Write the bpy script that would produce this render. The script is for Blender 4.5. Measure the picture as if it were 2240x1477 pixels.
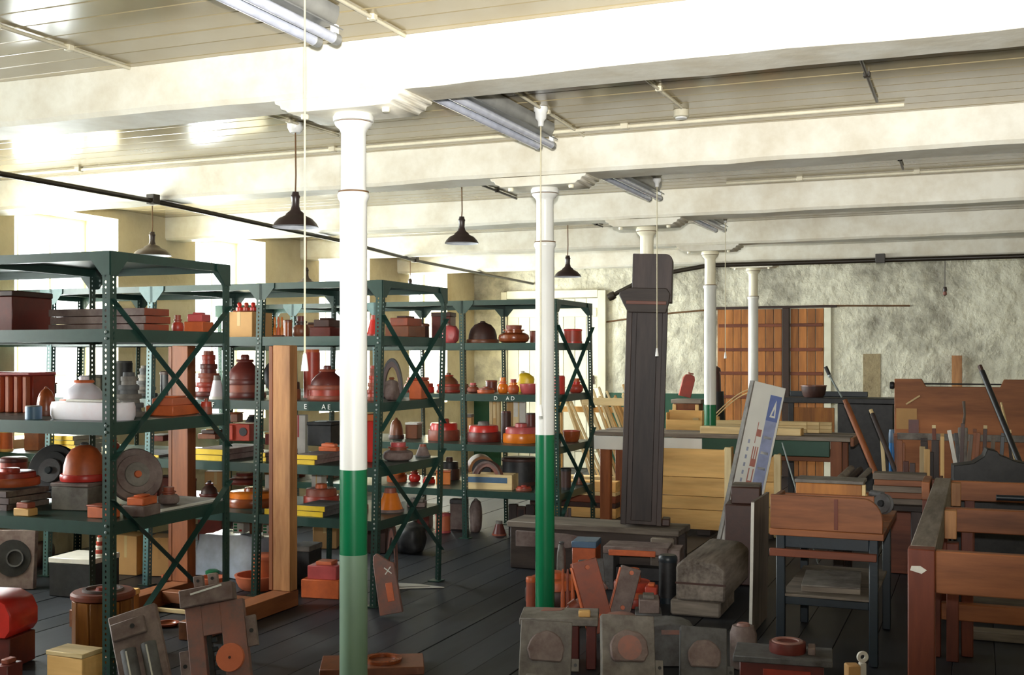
import bpy, bmesh, math, random
from mathutils import Matrix, Vector, noise as mnoise

for _o in list(bpy.data.objects):
    bpy.data.objects.remove(_o, do_unlink=True)
SC = bpy.context.scene
COL = SC.collection

# ------------------------------------------------------------------ camera
# world: X along the beams, Y along the column row (away from the camera), metres
W_PX, H_PX = 2240.0, 1477.0
F, CX, HY, CAMZ = 2505.0, 1120.0, 778.0, 1.6
YAW = math.radians(22.25)                    # camera is turned left of the column row
CD = (-math.sin(YAW), math.cos(YAW))         # view direction on the floor
CR = (math.cos(YAW), math.sin(YAW))          # to the right
cam = bpy.data.cameras.new('camera')
cam.sensor_width = 36.0
cam.lens = 36.0 * F / W_PX
cam.shift_y = (HY - H_PX / 2) / W_PX
cam.clip_start = 0.05
camo = bpy.data.objects.new('camera', cam)
camo.location = (0, 0, CAMZ)
camo.rotation_euler = (math.pi / 2, 0, YAW)
COL.objects.link(camo)
SC.camera = camo

# ------------------------------------------------------------------ light
SC.view_settings.view_transform = 'Standard'
SC.view_settings.look = 'None'
SC.view_settings.gamma = 1.0
SC.view_settings.use_curve_mapping = False
SC.view_settings.exposure = 0.62
world = bpy.data.worlds.new('overcast_sky')
SC.world = world
world.use_nodes = True
_wn = world.node_tree.nodes
_wn['Background'].inputs['Color'].default_value = (0.93, 0.96, 1.0, 1)
_wn['Background'].inputs['Strength'].default_value = 4.0

WIN_W, WIN_Z0, WIN_Z1 = 1.15, 0.95, 2.78
WALL_L, WALL_T = -6.9, 0.45
WIN_Y = [7.3 + 2.2 * k for k in range(-2, 4)]
WIN_R = [-2.6]
WALL_R, WALL_F, WALL_B = 3.0, 15.4, -5.2


def area_light(name, loc, rot, sx, sy, power, col=(1, 1, 1)):
    l = bpy.data.lights.new(name, 'AREA')
    l.shape = 'RECTANGLE'
    l.size, l.size_y = sx, sy
    l.energy = power
    l.color = col
    o = bpy.data.objects.new(name, l)
    o.location = loc
    o.rotation_euler = rot
    COL.objects.link(o)
    return o


for _y in WIN_Y:       # daylight of the overcast sky standing outside each window
    area_light('window_daylight', (WALL_L - WALL_T - 0.12, _y, (WIN_Z0 + WIN_Z1) / 2), (0, -math.pi / 2, 0),
               WIN_Z1 - WIN_Z0, WIN_W, 190, (0.95, 0.98, 1.0))
for _y in WIN_R:       # windows of the opposite wall, behind the photographer
    area_light('window_daylight', (WALL_R + WALL_T + 0.12, _y, (WIN_Z0 + WIN_Z1) / 2), (0, math.pi / 2, 0),
               WIN_Z1 - WIN_Z0, WIN_W, 190, (0.95, 0.98, 1.0))
# the camera's own flash gun (its highlight runs down the middle of every column)
_fl = bpy.data.lights.new('camera_flash', 'SPOT')
_fl.energy = 1150
_fl.spot_size = math.radians(76)
_fl.spot_blend = 1.0
_fl.shadow_soft_size = 0.03
_fl.color = (1.0, 0.985, 0.95)
_flo = bpy.data.objects.new('camera_flash', _fl)
_flo.location = (0.0, 0.0, CAMZ + 0.12)
_flo.rotation_euler = (math.pi / 2 + math.radians(18), 0, YAW - math.radians(6))
COL.objects.link(_flo)


# ------------------------------------------------------------------ photo -> place
def ray(u):
    t = (u - CX) / F
    return CD[0] + CR[0] * t, CD[1] + CR[1] * t


def at_y(u, Y):
    x, y = ray(u)
    d = Y / y
    return d * x, d


def at_x(u, X):
    x, y = ray(u)
    d = X / x
    return d * y, d


def z_at(v, d):
    return CAMZ + (HY - v) * d / F


def flo(u, v, z=0.0):
    d = (CAMZ - z) * F / (v - HY)
    x, y = ray(u)
    return d * x, d * y, d


def at_d(u, d):
    x, y = ray(u)
    return d * x, d * y


# ------------------------------------------------------------------ materials
def lin(c):
    out = []
    for x in c[:3]:
        x = x / 255.0
        out.append(x / 12.92 if x <= 0.04045 else ((x + 0.055) / 1.055) ** 2.4)
    return (out[0], out[1], out[2], 1.0)


MATS = {}


def _base(name, rough, metal=0.0, spec=0.5):
    m = bpy.data.materials.new(name)
    m.use_nodes = True
    nt = m.node_tree
    b = nt.nodes['Principled BSDF']
    b.inputs['Roughness'].default_value = rough
    b.inputs['Metallic'].default_value = metal
    b.inputs['Specular IOR Level'].default_value = spec
    return m, nt, b


def _coords(nt, scale=(1, 1, 1), kind='Object'):
    tc = nt.nodes.new('ShaderNodeTexCoord')
    mp = nt.nodes.new('ShaderNodeMapping')
    mp.inputs['Scale'].default_value = scale
    nt.links.new(tc.outputs[kind], mp.inputs['Vector'])
    return mp.outputs['Vector']


def _noise(nt, vec, scale, detail=4, rough=0.55):
    n = nt.nodes.new('ShaderNodeTexNoise')
    n.inputs['Scale'].default_value = scale
    n.inputs['Detail'].default_value = detail
    n.inputs['Roughness'].default_value = rough
    nt.links.new(vec, n.inputs['Vector'])
    return n.outputs['Fac']


def _ramp(nt, fac, stops):
    r = nt.nodes.new('ShaderNodeValToRGB')
    e = r.color_ramp.elements
    while len(e) < len(stops):
        e.new(0.5)
    for el, (p, c) in zip(e, stops):
        el.position = p
        el.color = c
    nt.links.new(fac, r.inputs['Fac'])
    return r.outputs['Color']


def _mix(nt, fac, a, b, mode='MIX'):
    m = nt.nodes.new('ShaderNodeMix')
    m.data_type = 'RGBA'
    m.blend_type = mode
    for sock, val in ((m.inputs[0], fac), (m.inputs[6], a), (m.inputs[7], b)):
        if hasattr(val, 'links') or isinstance(val, bpy.types.NodeSocket):
            nt.links.new(val, sock)
        else:
            sock.default_value = val
    return m.outputs[2]


def _bump(nt, b, fac, strength, dist=0.01):
    bp = nt.nodes.new('ShaderNodeBump')
    bp.inputs['Strength'].default_value = strength
    bp.inputs['Distance'].default_value = dist
    nt.links.new(fac, bp.inputs['Height'])
    nt.links.new(bp.outputs['Normal'], b.inputs['Normal'])


def scale_c(c, k):
    return tuple(min(255, max(0, x * k)) for x in c)


def paint(name, rgb, rough=0.45, wear=0.35, wcol=None, scale=9.0, bump=0.1, spec=0.5):
    """painted surface: base colour with blotches of wear"""
    m, nt, b = _base(name, rough, 0, spec)
    v = _coords(nt)
    n1 = _noise(nt, v, scale, 6, 0.65)
    n2 = _noise(nt, v, scale * 4.5, 3)
    dark = lin(wcol) if wcol else lin(scale_c(rgb, 0.62))
    c1 = _ramp(nt, n1, [(0.38, lin(rgb)), (0.72, _lerp(lin(rgb), dark, wear))])
    oi = nt.nodes.new('ShaderNodeObjectInfo')
    tint = _ramp(nt, oi.outputs['Random'], [(0.0, (0.86, 0.86, 0.86, 1)), (1.0, (1.08, 1.08, 1.08, 1))])
    c2 = _mix(nt, 1.0, c1, tint, 'MULTIPLY')
    nt.links.new(c2, b.inputs['Base Color'])
    if bump:
        _bump(nt, b, n2, bump, 0.004)
    MATS[name] = m
    return m


def _lerp(a, b, k):
    return tuple(a[i] * (1 - k) + b[i] * k for i in range(3)) + (1.0,)


def wood(name, rgb, rgb2, axis='x', scale=3.0, rough=0.6, ring=14.0, spec=0.35, knots=True):
    """planed or weathered timber with grain along one local axis"""
    m, nt, b = _base(name, rough, 0, spec)
    s = {'x': (0.12, 1, 1), 'y': (1, 0.12, 1), 'z': (1, 1, 0.12)}[axis]
    v = _coords(nt, s)
    oi = nt.nodes.new('ShaderNodeObjectInfo')
    va = nt.nodes.new('ShaderNodeVectorMath')
    va.operation = 'ADD'
    nt.links.new(v, va.inputs[0])
    comb = nt.nodes.new('ShaderNodeCombineXYZ')
    ml = nt.nodes.new('ShaderNodeMath')
    ml.operation = 'MULTIPLY'
    ml.inputs[1].default_value = 37.0
    nt.links.new(oi.outputs['Random'], ml.inputs[0])
    for i in range(3):
        nt.links.new(ml.outputs[0], comb.inputs[i])
    nt.links.new(comb.outputs[0], va.inputs[1])
    n1 = _noise(nt, va.outputs[0], scale * ring, 5, 0.6)
    n2 = _noise(nt, va.outputs[0], scale * 1.6, 3, 0.6)
    c1 = _ramp(nt, n1, [(0.3, lin(rgb)), (0.7, lin(rgb2))])
    c2 = _mix(nt, 0.5, c1, _ramp(nt, n2, [(0.38, lin(scale_c(rgb, 1.1))), (0.66, lin(scale_c(rgb2, 0.66)))]))
    tint = _ramp(nt, oi.outputs['Random'], [(0.0, (0.82, 0.8, 0.78, 1)), (1.0, (1.1, 1.1, 1.1, 1))])
    c3 = _mix(nt, 1.0, c2, tint, 'MULTIPLY')
    nt.links.new(c3, b.inputs['Base Color'])
    _bump(nt, b, n1, 0.12, 0.003)
    MATS[name] = m
    return m


def chipped(name, rgb, under, rough=0.35, thr=0.68):
    """enamel paint with small hard-edged chips down to the metal"""
    m, nt, b = _base(name, rough)
    v = _coords(nt, (1, 1, 0.55))
    n1 = _noise(nt, v, 9.0, 7, 0.7)
    n2 = _noise(nt, v, 3.0, 3)
    c1 = _ramp(nt, n2, [(0.3, lin(rgb)), (0.75, lin(scale_c(rgb, 0.9)))])
    mask = _ramp(nt, n1, [(thr, (0, 0, 0, 1)), (thr + 0.025, (1, 1, 1, 1))])
    c2 = _mix(nt, mask, c1, lin(under))
    nt.links.new(c2, b.inputs['Base Color'])
    _bump(nt, b, n1, 0.08, 0.004)
    MATS[name] = m
    return m


def plain(name, rgb, rough=0.5, metal=0.0, spec=0.5):
    m, nt, b = _base(name, rough, metal, spec)
    v = _coords(nt)
    n1 = _noise(nt, v, 14.0, 4)
    c = _ramp(nt, n1, [(0.3, lin(scale_c(rgb, 0.88))), (0.7, lin(rgb))])
    nt.links.new(c, b.inputs['Base Color'])
    MATS[name] = m
    return m


def plaster(name, rgb, stain, rough=0.75, scale=1.3, amount=0.6, bump=0.6):
    """lumpy limewash over rubble with grey damp blotches"""
    m, nt, b = _base(name, rough, 0, 0.4)
    v = _coords(nt)
    n1 = _noise(nt, v, scale, 8, 0.62)
    n2 = _noise(nt, v, scale * 6.0, 6, 0.6)
    n3 = _noise(nt, v, scale * 2.7, 3, 0.5)
    c1 = _ramp(nt, n1, [(0.47, lin(rgb)), (0.57, _lerp(lin(rgb), lin(stain), amount * 0.6)), (0.68, lin(stain))])
    c2 = _mix(nt, 0.22, c1, _ramp(nt, n2, [(0.35, lin(scale_c(stain, 1.05))), (0.6, lin(rgb))]))
    nt.links.new(c2, b.inputs['Base Color'])
    mx = nt.nodes.new('ShaderNodeMath')
    mx.operation = 'ADD'
    nt.links.new(n3, mx.inputs[0])
    nt.links.new(n2, mx.inputs[1])
    _bump(nt, b, mx.outputs[0], bump, 0.05)
    MATS[name] = m
    return m


# building
plaster('wall_limewash', (230, 227, 206), (112, 106, 94), amount=0.8, scale=1.15, bump=0.9)
plaster('pier_plaster', (212, 200, 168), (170, 150, 112), amount=0.4, scale=1.1, bump=0.25)
plaster('pier_patch', (168, 152, 118), (128, 112, 84), amount=0.5, scale=4.0, bump=0.3)
paint('dado_green', (22, 74, 54), 0.45, 0.3)
paint('cream_beam', (242, 239, 225), 0.5, 0.6, (190, 172, 136), 3.0, 0.5)
paint('cream_joinery', (232, 229, 208), 0.5, 0.3, (190, 180, 150), 4.0, 0.1)
paint('board_paint', (156, 142, 108), 0.16, 0.3, (134, 116, 84), 2.0, 0.04)
chipped('white_enamel', (240, 240, 234), (150, 128, 104), 0.32, 0.72)
paint('cream_enamel', (236, 230, 206), 0.4, 0.25, (190, 176, 140), 7.0, 0.08)
chipped('green_enamel', (12, 112, 70), (78, 62, 50), 0.26, 0.66)
chipped('faded_green', (122, 150, 126), (66, 72, 54), 0.5, 0.64)
wood('floor_board', (48, 51, 57), (30, 33, 38), 'y', 2.0, 0.5, 9.0, 0.4)
paint('conduit_cream', (222, 214, 188), 0.45, 0.3)
paint('conduit_black', (46, 38, 28), 0.4, 0.4)
plain('glass_white', (235, 240, 245), 0.2)
wood('brown_door', (184, 120, 62), (130, 76, 38), 'z', 2.4, 0.55)
plain('dark_rail', (52, 32, 22), 0.6)
plain('switch_white', (240, 240, 236), 0.35)
plain('lamp_dark', (58, 46, 44), 0.35)
plain('lamp_liner', (228, 232, 240), 0.35)
plain('fitting_grey', (150, 150, 146), 0.35)
plain('tube_white', (226, 230, 244), 0.15)
plain('cord_brown', (110, 78, 44), 0.7)
plain('cord_pale', (214, 204, 170), 0.6)
# shelving and things
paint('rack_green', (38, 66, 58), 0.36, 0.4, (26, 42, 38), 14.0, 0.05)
paint('rack_daylit', (88, 122, 124), 0.4, 0.3, (50, 78, 76), 14.0, 0.05)  # the green rack paint again, window daylight put into its colour
paint('bolt_grey', (150, 160, 158), 0.4, 0.3)
paint('red', (178, 62, 42), 0.4, 0.6, (104, 46, 38), 9.0)
paint('scarlet', (206, 50, 40), 0.32, 0.35, (140, 40, 36), 12.0)
paint('orange', (204, 100, 52), 0.45, 0.55, (140, 66, 42), 9.0)
paint('rust', (152, 74, 50), 0.5, 0.6, (98, 66, 58), 14.0)
paint('pink', (198, 88, 88), 0.4, 0.45, (140, 60, 60), 12.0)
paint('dusty_pink', (158, 104, 90), 0.65, 0.9, (106, 98, 96), 11.0)
paint('maroon', (104, 42, 34), 0.42, 0.5, (66, 34, 30), 14.0)
paint('brown', (124, 72, 46), 0.4, 0.5, (78, 50, 40), 14.0)
paint('chestnut', (150, 76, 38), 0.25, 0.5, (90, 44, 28), 14.0)
paint('umber', (74, 46, 38), 0.5, 0.5, (48, 36, 34), 14.0)
paint('black', (26, 26, 28), 0.5, 0.5, (60, 58, 58), 14.0)
paint('grey', (132, 126, 118), 0.65, 1.0, (82, 72, 66), 10.0, 0.3)
paint('mauve_grey', (136, 120, 114), 0.7, 1.0, (92, 68, 62), 10.0, 0.3)
paint('slate', (98, 98, 98), 0.65, 1.0, (62, 56, 54), 10.0, 0.3)
paint('white', (232, 228, 236), 0.4, 0.3, (214, 160, 164), 9.0)
paint('offwhite', (222, 218, 208), 0.5, 0.3)
paint('yellow', (226, 190, 40), 0.4, 0.35, (170, 130, 40), 12.0)
paint('blue', (90, 120, 150), 0.4, 0.4)
paint('bright_blue', (40, 120, 190), 0.4, 0.3)
paint('terracotta', (206, 112, 76), 0.5, 0.35, (160, 78, 54), 10.0)
paint('amber', (222, 122, 34), 0.25, 0.35, (170, 76, 26), 12.0)
paint('carton', (196, 152, 98), 0.75, 0.25, (160, 120, 76), 8.0)
paint('tape', (214, 186, 132), 0.5, 0.2)
paint('leafgreen', (40, 130, 80), 0.5, 0.2)
paint('iron', (30, 40, 48), 0.4, 0.4, (22, 26, 30), 12.0)
paint('chalk', (236, 236, 230), 0.8, 0.1)
plain('film', (190, 200, 220), 0.3)
wood('pine', (232, 188, 120), (210, 158, 90), 'x', 3.0)
wood('pine_z', (228, 190, 130), (204, 158, 96), 'z', 3.0)
wood('pine_y', (226, 184, 122), (202, 152, 88), 'y', 3.0)
wood('pale_pine', (232, 208, 158), (214, 182, 126), 'x', 3.0)
wood('pale_pine_z', (238, 216, 170), (214, 182, 130), 'z', 3.0)
wood('oak', (158, 98, 60), (114, 66, 40), 'x', 3.0, 0.5)
wood('oak_z', (150, 90, 54), (108, 60, 38), 'z', 3.0, 0.5)
wood('oak_y', (152, 94, 58), (112, 66, 42), 'y', 3.0, 0.5)
wood('redwood_x', (128, 70, 46), (88, 46, 34), 'x', 3.0, 0.5)
wood('redwood', (118, 60, 42), (80, 40, 32), 'z', 3.0, 0.5)
wood('orange_post', (204, 150, 98), (150, 94, 56), 'z', 3.0, 0.5)
wood('weathered', (146, 136, 124), (82, 70, 62), 'x', 3.0, 0.75)
wood('weathered_y', (146, 136, 126), (80, 68, 60), 'y', 3.0, 0.75)
wood('weathered_z', (142, 132, 122), (88, 76, 68), 'z', 3.0, 0.75)
wood('dark_timber', (70, 58, 54), (44, 36, 36), 'z', 3.0, 0.55)
wood('dark_timber_x', (74, 64, 58), (46, 38, 36), 'x', 3.0, 0.6)
wood('panel_brown', (172, 110, 68), (136, 82, 52), 'x', 2.0, 0.6)
wood('stave', (178, 116, 52), (128, 76, 36), 'z', 3.0, 0.5)


# ------------------------------------------------------------------ mesh helpers
def rot3(rx=0, ry=0, rz=0):
    return Matrix.Rotation(rz, 3, 'Z') @ Matrix.Rotation(ry, 3, 'Y') @ Matrix.Rotation(rx, 3, 'X')


class MB:
    def __init__(self):
        self.v, self.f = [], []

    def add(self, verts, faces, M=None, off=(0, 0, 0)):
        n = len(self.v)
        o = Vector(off)
        for p in verts:
            p = Vector(p)
            if M is not None:
                p = M @ p
            self.v.append(tuple(p + o))
        for fc in faces:
            self.f.append(tuple(i + n for i in fc))
        return self

    def box(self, x0, x1, y0, y1, z0, z1, M=None, off=(0, 0, 0)):
        vs = [(x0, y0, z0), (x1, y0, z0), (x1, y1, z0), (x0, y1, z0), (x0, y0, z1), (x1, y0, z1), (x1, y1, z1), (x0, y1, z1)]
        fs = [(0, 3, 2, 1), (4, 5, 6, 7), (0, 1, 5, 4), (1, 2, 6, 5), (2, 3, 7, 6), (3, 0, 4, 7)]
        return self.add(vs, fs, M, off)

    def bar(self, a, b, w, h, up=(0, 0, 1)):
        """square bar from a to b"""
        a, b = Vector(a), Vector(b)
        d = (b - a).normalized()
        s = d.cross(Vector(up))
        if s.length < 1e-4:
            s = d.cross(Vector((0, 1, 0)))
        s.normalize()
        t = s.cross(d).normalized()
        vs = []
        for p in (a, b):
            for i, j in ((-1, -1), (1, -1), (1, 1), (-1, 1)):
                vs.append(p + s * (w / 2 * i) + t * (h / 2 * j))
        return self.add(vs, [(3, 2, 1, 0), (4, 5, 6, 7), (0, 1, 5, 4), (1, 2, 6, 5), (2, 3, 7, 6), (3, 0, 4, 7)])

    def lathe(self, prof, seg=28, off=(0, 0, 0), M=None):
        vs, fs = [], []
        idx = []
        for r, z in prof:
            if r < 1e-5:
                idx.append([len(vs)])
                vs.append((0, 0, z))
            else:
                idx.append(list(range(len(vs), len(vs) + seg)))
                for k in range(seg):
                    a = 2 * math.pi * k / seg
                    vs.append((r * math.cos(a), r * math.sin(a), z))
        for A, B in zip(idx, idx[1:]):
            for k in range(seg):
                k2 = (k + 1) % seg
                if len(A) == 1 and len(B) == 1:
                    continue
                if len(A) == 1:
                    fs.append((A[0], B[k2], B[k]))
                elif len(B) == 1:
                    fs.append((A[k], A[k2], B[0]))
                else:
                    fs.append((A[k], A[k2], B[k2], B[k]))
        return self.add(vs, fs, M, off)

    def tube(self, pts, r, seg=8, cap=True):
        pts = [Vector(p) for p in pts]
        rings = []
        vs, fs = [], []
        for i, p in enumerate(pts):
            d = (pts[min(i + 1, len(pts) - 1)] - pts[max(i - 1, 0)]).normalized()
            ref = Vector((0, 0, 1)) if abs(d.z) < 0.9 else Vector((0, 1, 0))
            s = d.cross(ref).normalized()
            t = s.cross(d).normalized()
            rr = r[i] if isinstance(r, (list, tuple)) else r
            ring = []
            for k in range(seg):
                a = 2 * math.pi * k / seg
                ring.append(len(vs))
                vs.append(p + s * (rr * math.cos(a)) + t * (rr * math.sin(a)))
            rings.append(ring)
        for A, B in zip(rings, rings[1:]):
            for k in range(seg):
                fs.append((A[k], A[(k + 1) % seg], B[(k + 1) % seg], B[k]))
        if cap:
            fs.append(tuple(reversed(rings[0])))
            fs.append(tuple(rings[-1]))
        return self.add(vs, fs)

    def prism(self, outline, y0, y1, M=None, off=(0, 0, 0)):
        """outline in (x, z), extruded along y"""
        n = len(outline)
        vs = [(x, y0, z) for x, z in outline] + [(x, y1, z) for x, z in outline]
        fs = [tuple(range(n)), tuple(range(2 * n - 1, n - 1, -1))]
        for i in range(n):
            j = (i + 1) % n
            fs.append((j, i, n + i, n + j))
        return self.add(vs, fs, M, off)

    def slab(self, outline, z0, z1, M=None, off=(0, 0, 0)):
        """outline in (x, y), extruded along z"""
        n = len(outline)
        vs = [(x, y, z0) for x, y in outline] + [(x, y, z1) for x, y in outline]
        fs = [tuple(range(n - 1, -1, -1)), tuple(range(n, 2 * n))]
        for i in range(n):
            j = (i + 1) % n
            fs.append((i, j, n + j, n + i))
        return self.add(vs, fs, M, off)

    def mesh(self, name, mat, bevel=0.0, smooth=40):
        me = bpy.data.meshes.new(name)
        me.from_pydata(self.v, [], self.f)
        bm = bmesh.new()
        bm.from_mesh(me)
        if bevel:
            ed = [e for e in bm.edges if e.is_manifold and e.calc_face_angle(0) > 0.5]
            bmesh.ops.bevel(bm, geom=ed, offset=bevel, segments=1, affect='EDGES', clamp_overlap=True)
        bmesh.ops.recalc_face_normals(bm, faces=bm.faces)
        bm.to_mesh(me)
        bm.free()
        me.materials.append(MATS[mat] if isinstance(mat, str) else mat)
        if smooth:
            for p in me.polygons:
                p.use_smooth = True
            me.set_sharp_from_angle(angle=math.radians(smooth))
        me.update()
        return me

    def build(self, name, mat, parent=None, bevel=0.0, smooth=40, loc=None, rot=None):
        return link(name, self.mesh(name, mat, bevel, smooth), parent, loc, rot)


def link(name, me, parent=None, loc=None, rot=None):
    o = bpy.data.objects.new(name, me)
    COL.objects.link(o)
    if parent is not None:
        o.parent = parent
    if loc is not None:
        o.location = loc
    if rot is not None:
        o.rotation_euler = rot
    return o


def tag(o, label=None, cat=None, group=None, kind=None):
    if label:
        o['label'] = label
    if cat:
        o['category'] = cat
    if group:
        o['group'] = group
    if kind:
        o['kind'] = kind
    return o


def thing(name, label, cat, loc=(0, 0, 0), rot=(0, 0, 0), group=None):
    o = bpy.data.objects.new(name, None)
    o.empty_display_size = 0.05
    COL.objects.link(o)
    o.location = loc
    o.rotation_euler = rot
    return tag(o, label, cat, group)


def text_mesh(txt, size, mat, depth=0.001):
    cu = bpy.data.curves.new('lettering', 'FONT')
    cu.body = txt
    cu.size = size
    cu.extrude = depth
    cu.align_x = 'CENTER'
    ob = bpy.data.objects.new('lettering', cu)
    COL.objects.link(ob)
    dg = bpy.context.evaluated_depsgraph_get()
    me = bpy.data.meshes.new_from_object(ob.evaluated_get(dg))
    bpy.data.objects.remove(ob, do_unlink=True)
    bpy.data.curves.remove(cu)
    me.materials.clear()
    me.materials.append(MATS[mat])
    return me


# ------------------------------------------------------------------ the building
CEIL, BEAM_Z = 2.86, 2.655
BEAM_Y = [4.135 + 2.25 * k for k in range(-4, 5)]
COLX = -2.4
random.seed(7)

# floor: dark planks running away from the camera
fl = MB().box(-7.3, 3.4, -5.6, 15.8, -0.12, -0.03).build('floor', 'floor_board')
tag(fl, 'dark worn plank floor of the pattern store', 'floor', kind='structure')
_pw = 0.205
_fm = [MB().box(0.0015, _pw - 0.0015, WALL_B, WALL_F, -0.03, dz).mesh('plank', 'floor_board', 0.002) for dz in (0.0, -0.0015, -0.003)]
x = WALL_L
while x < WALL_R:
    link('plank', random.choice(_fm), fl, (x, 0, 0))
    x += _pw

# ceiling: tongue-and-groove boards along the beams
ce = MB().box(-7.3, 3.4, -5.6, 15.8, CEIL + 0.02, CEIL + 0.12).build('ceiling', 'board_paint')
tag(ce, 'glossy cream tongue and groove board ceiling', 'ceiling', kind='structure')
_bw = 0.15
_cm = MB().box(WALL_L - 0.1, WALL_R + 0.1, 0.003, _bw - 0.003, CEIL, CEIL + 0.02).mesh('ceiling_board', 'board_paint', 0.003)
y = WALL_B
while y < WALL_F:
    link('ceiling_board', _cm, ce, (0, y, random.uniform(-0.001, 0.001)), (0, 0, 0))
    y += _bw

# walls
wf = MB().box(WALL_L - WALL_T, WALL_R + WALL_T, WALL_F, WALL_F + 0.4, -0.1, CEIL + 0.1).build('wall_far', 'wall_limewash')
tag(wf, 'lumpy limewashed rubble end wall with grey damp stains', 'wall', kind='structure')
# dado pieces leave the two doors free
for xa, xb in ((WALL_L, -6.42), (-4.86, -3.02), (-0.98, WALL_R)):
    MB().box(xa, xb, WALL_F - 0.012, WALL_F, 0, 1.08).build('dado', 'dado_green', wf)
xa_, da_ = at_y(1888, WALL_F)
xb_, db_ = at_y(1926, WALL_F)
MB().box(xa_, xb_, WALL_F - 0.008, WALL_F, z_at(880, da_), z_at(774, da_)).build('bare_patch', 'pier_patch', wf)
wb = MB().box(WALL_L - WALL_T, WALL_R + WALL_T, WALL_B - 0.4, WALL_B, -0.1, CEIL + 0.1).build('wall_back', 'pier_plaster')
tag(wb, 'plain plastered end wall facing the stained wall', 'wall', kind='structure')


def side_wall(name, X, sgn, ys, label):
    """wall with window openings; X is the room face, sgn points out of the room"""
    xo = X + sgn * WALL_T
    xa, xb = min(X, xo), max(X, xo)
    root = MB().box(xa, xb, WALL_B, WALL_F, -0.1, WIN_Z0).build(name, 'pier_plaster')
    tag(root, label, 'wall', kind='structure')
    MB().box(xa, xb, WALL_B, WALL_F, WIN_Z1, CEIL + 0.1).build('lintel', 'pier_plaster', root)
    edges = [WALL_B]
    for yc in ys:
        edges += [yc - WIN_W / 2, yc + WIN_W / 2]
    edges.append(WALL_F)
    for a, b in zip(edges[0::2], edges[1::2]):
        MB().box(xa, xb, a, b, WIN_Z0, WIN_Z1).build('pier', 'pier_plaster', root)
    return root


side_wall('wall_left', WALL_L, -1, WIN_Y, 'cream plastered window wall with deep splayed piers')
side_wall('wall_right', WALL_R, 1, WIN_R, 'cream plastered side wall facing the window wall')

_nwin = 0


def window(X, sgn, yc):
    global _nwin
    _nwin += 1
    xg = X + sgn * (WALL_T - 0.06)
    root = MB()
    a, b = yc - WIN_W / 2, yc + WIN_W / 2
    t = 0.05
    root.box(xg - t / 2, xg + t / 2, a, b, WIN_Z0, WIN_Z0 + t)
    root.box(xg - t / 2, xg + t / 2, a, b, WIN_Z1 - t, WIN_Z1)
    root.box(xg - t / 2, xg + t / 2, a, a + t, WIN_Z0 + t, WIN_Z1 - t)
    root.box(xg - t / 2, xg + t / 2, b - t, b, WIN_Z0 + t, WIN_Z1 - t)
    w = root.build('window_%d' % _nwin, 'cream_joinery')
    tag(w, 'tall small-paned window set deep in the wall', 'window', kind='structure')
    ny, nz = 3, 4
    dy, dz = (WIN_W - 2 * t) / ny, (WIN_Z1 - WIN_Z0 - 2 * t) / nz
    for i in range(1, ny):
        yy = a + t + dy * i
        MB().box(xg - 0.015, xg + 0.015, yy - 0.011, yy + 0.011, WIN_Z0 + t, WIN_Z1 - t).build('glazing_bar', 'cream_joinery', w)
    for j in range(1, nz):
        zz = WIN_Z0 + t + dz * j
        MB().box(xg - 0.014, xg + 0.014, a + t, b - t, zz - 0.01, zz + 0.01).build('glazing_bar', 'cream_joinery', w)
    for i in range(ny):
        for j in range(nz):
            link('pane', PANE[0], w, (xg, a + t + dy * (i + 0.5), WIN_Z0 + t + dz * (j + 0.5)))
    return w


_m, _nt, _b = _base('window_glass', 0.0)
_nt.nodes.remove(_b)
_tr = _nt.nodes.new('ShaderNodeBsdfTransparent')
_gl = _nt.nodes.new('ShaderNodeBsdfGlossy')
_gl.inputs['Roughness'].default_value = 0.05
_ms = _nt.nodes.new('ShaderNodeMixShader')
_ms.inputs[0].default_value = 0.06
_tr.inputs['Color'].default_value = (0.96, 0.98, 0.97, 1)
_nt.links.new(_tr.outputs[0], _ms.inputs[1])
_nt.links.new(_gl.outputs[0], _ms.inputs[2])
_nt.links.new(_ms.outputs[0], _nt.nodes['Material Output'].inputs['Surface'])
MATS['window_glass'] = _m
_dy, _dz = (WIN_W - 0.1) / 3 / 2 - 0.008, (WIN_Z1 - WIN_Z0 - 0.1) / 4 / 2 - 0.008
PANE = [MB().box(-0.002, 0.002, -_dy, _dy, -_dz, _dz).mesh('pane', 'window_glass')]
for yc in reversed(WIN_Y):
    window(WALL_L, -1, yc)
for yc in WIN_R:
    window(WALL_R, 1, yc)

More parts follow.
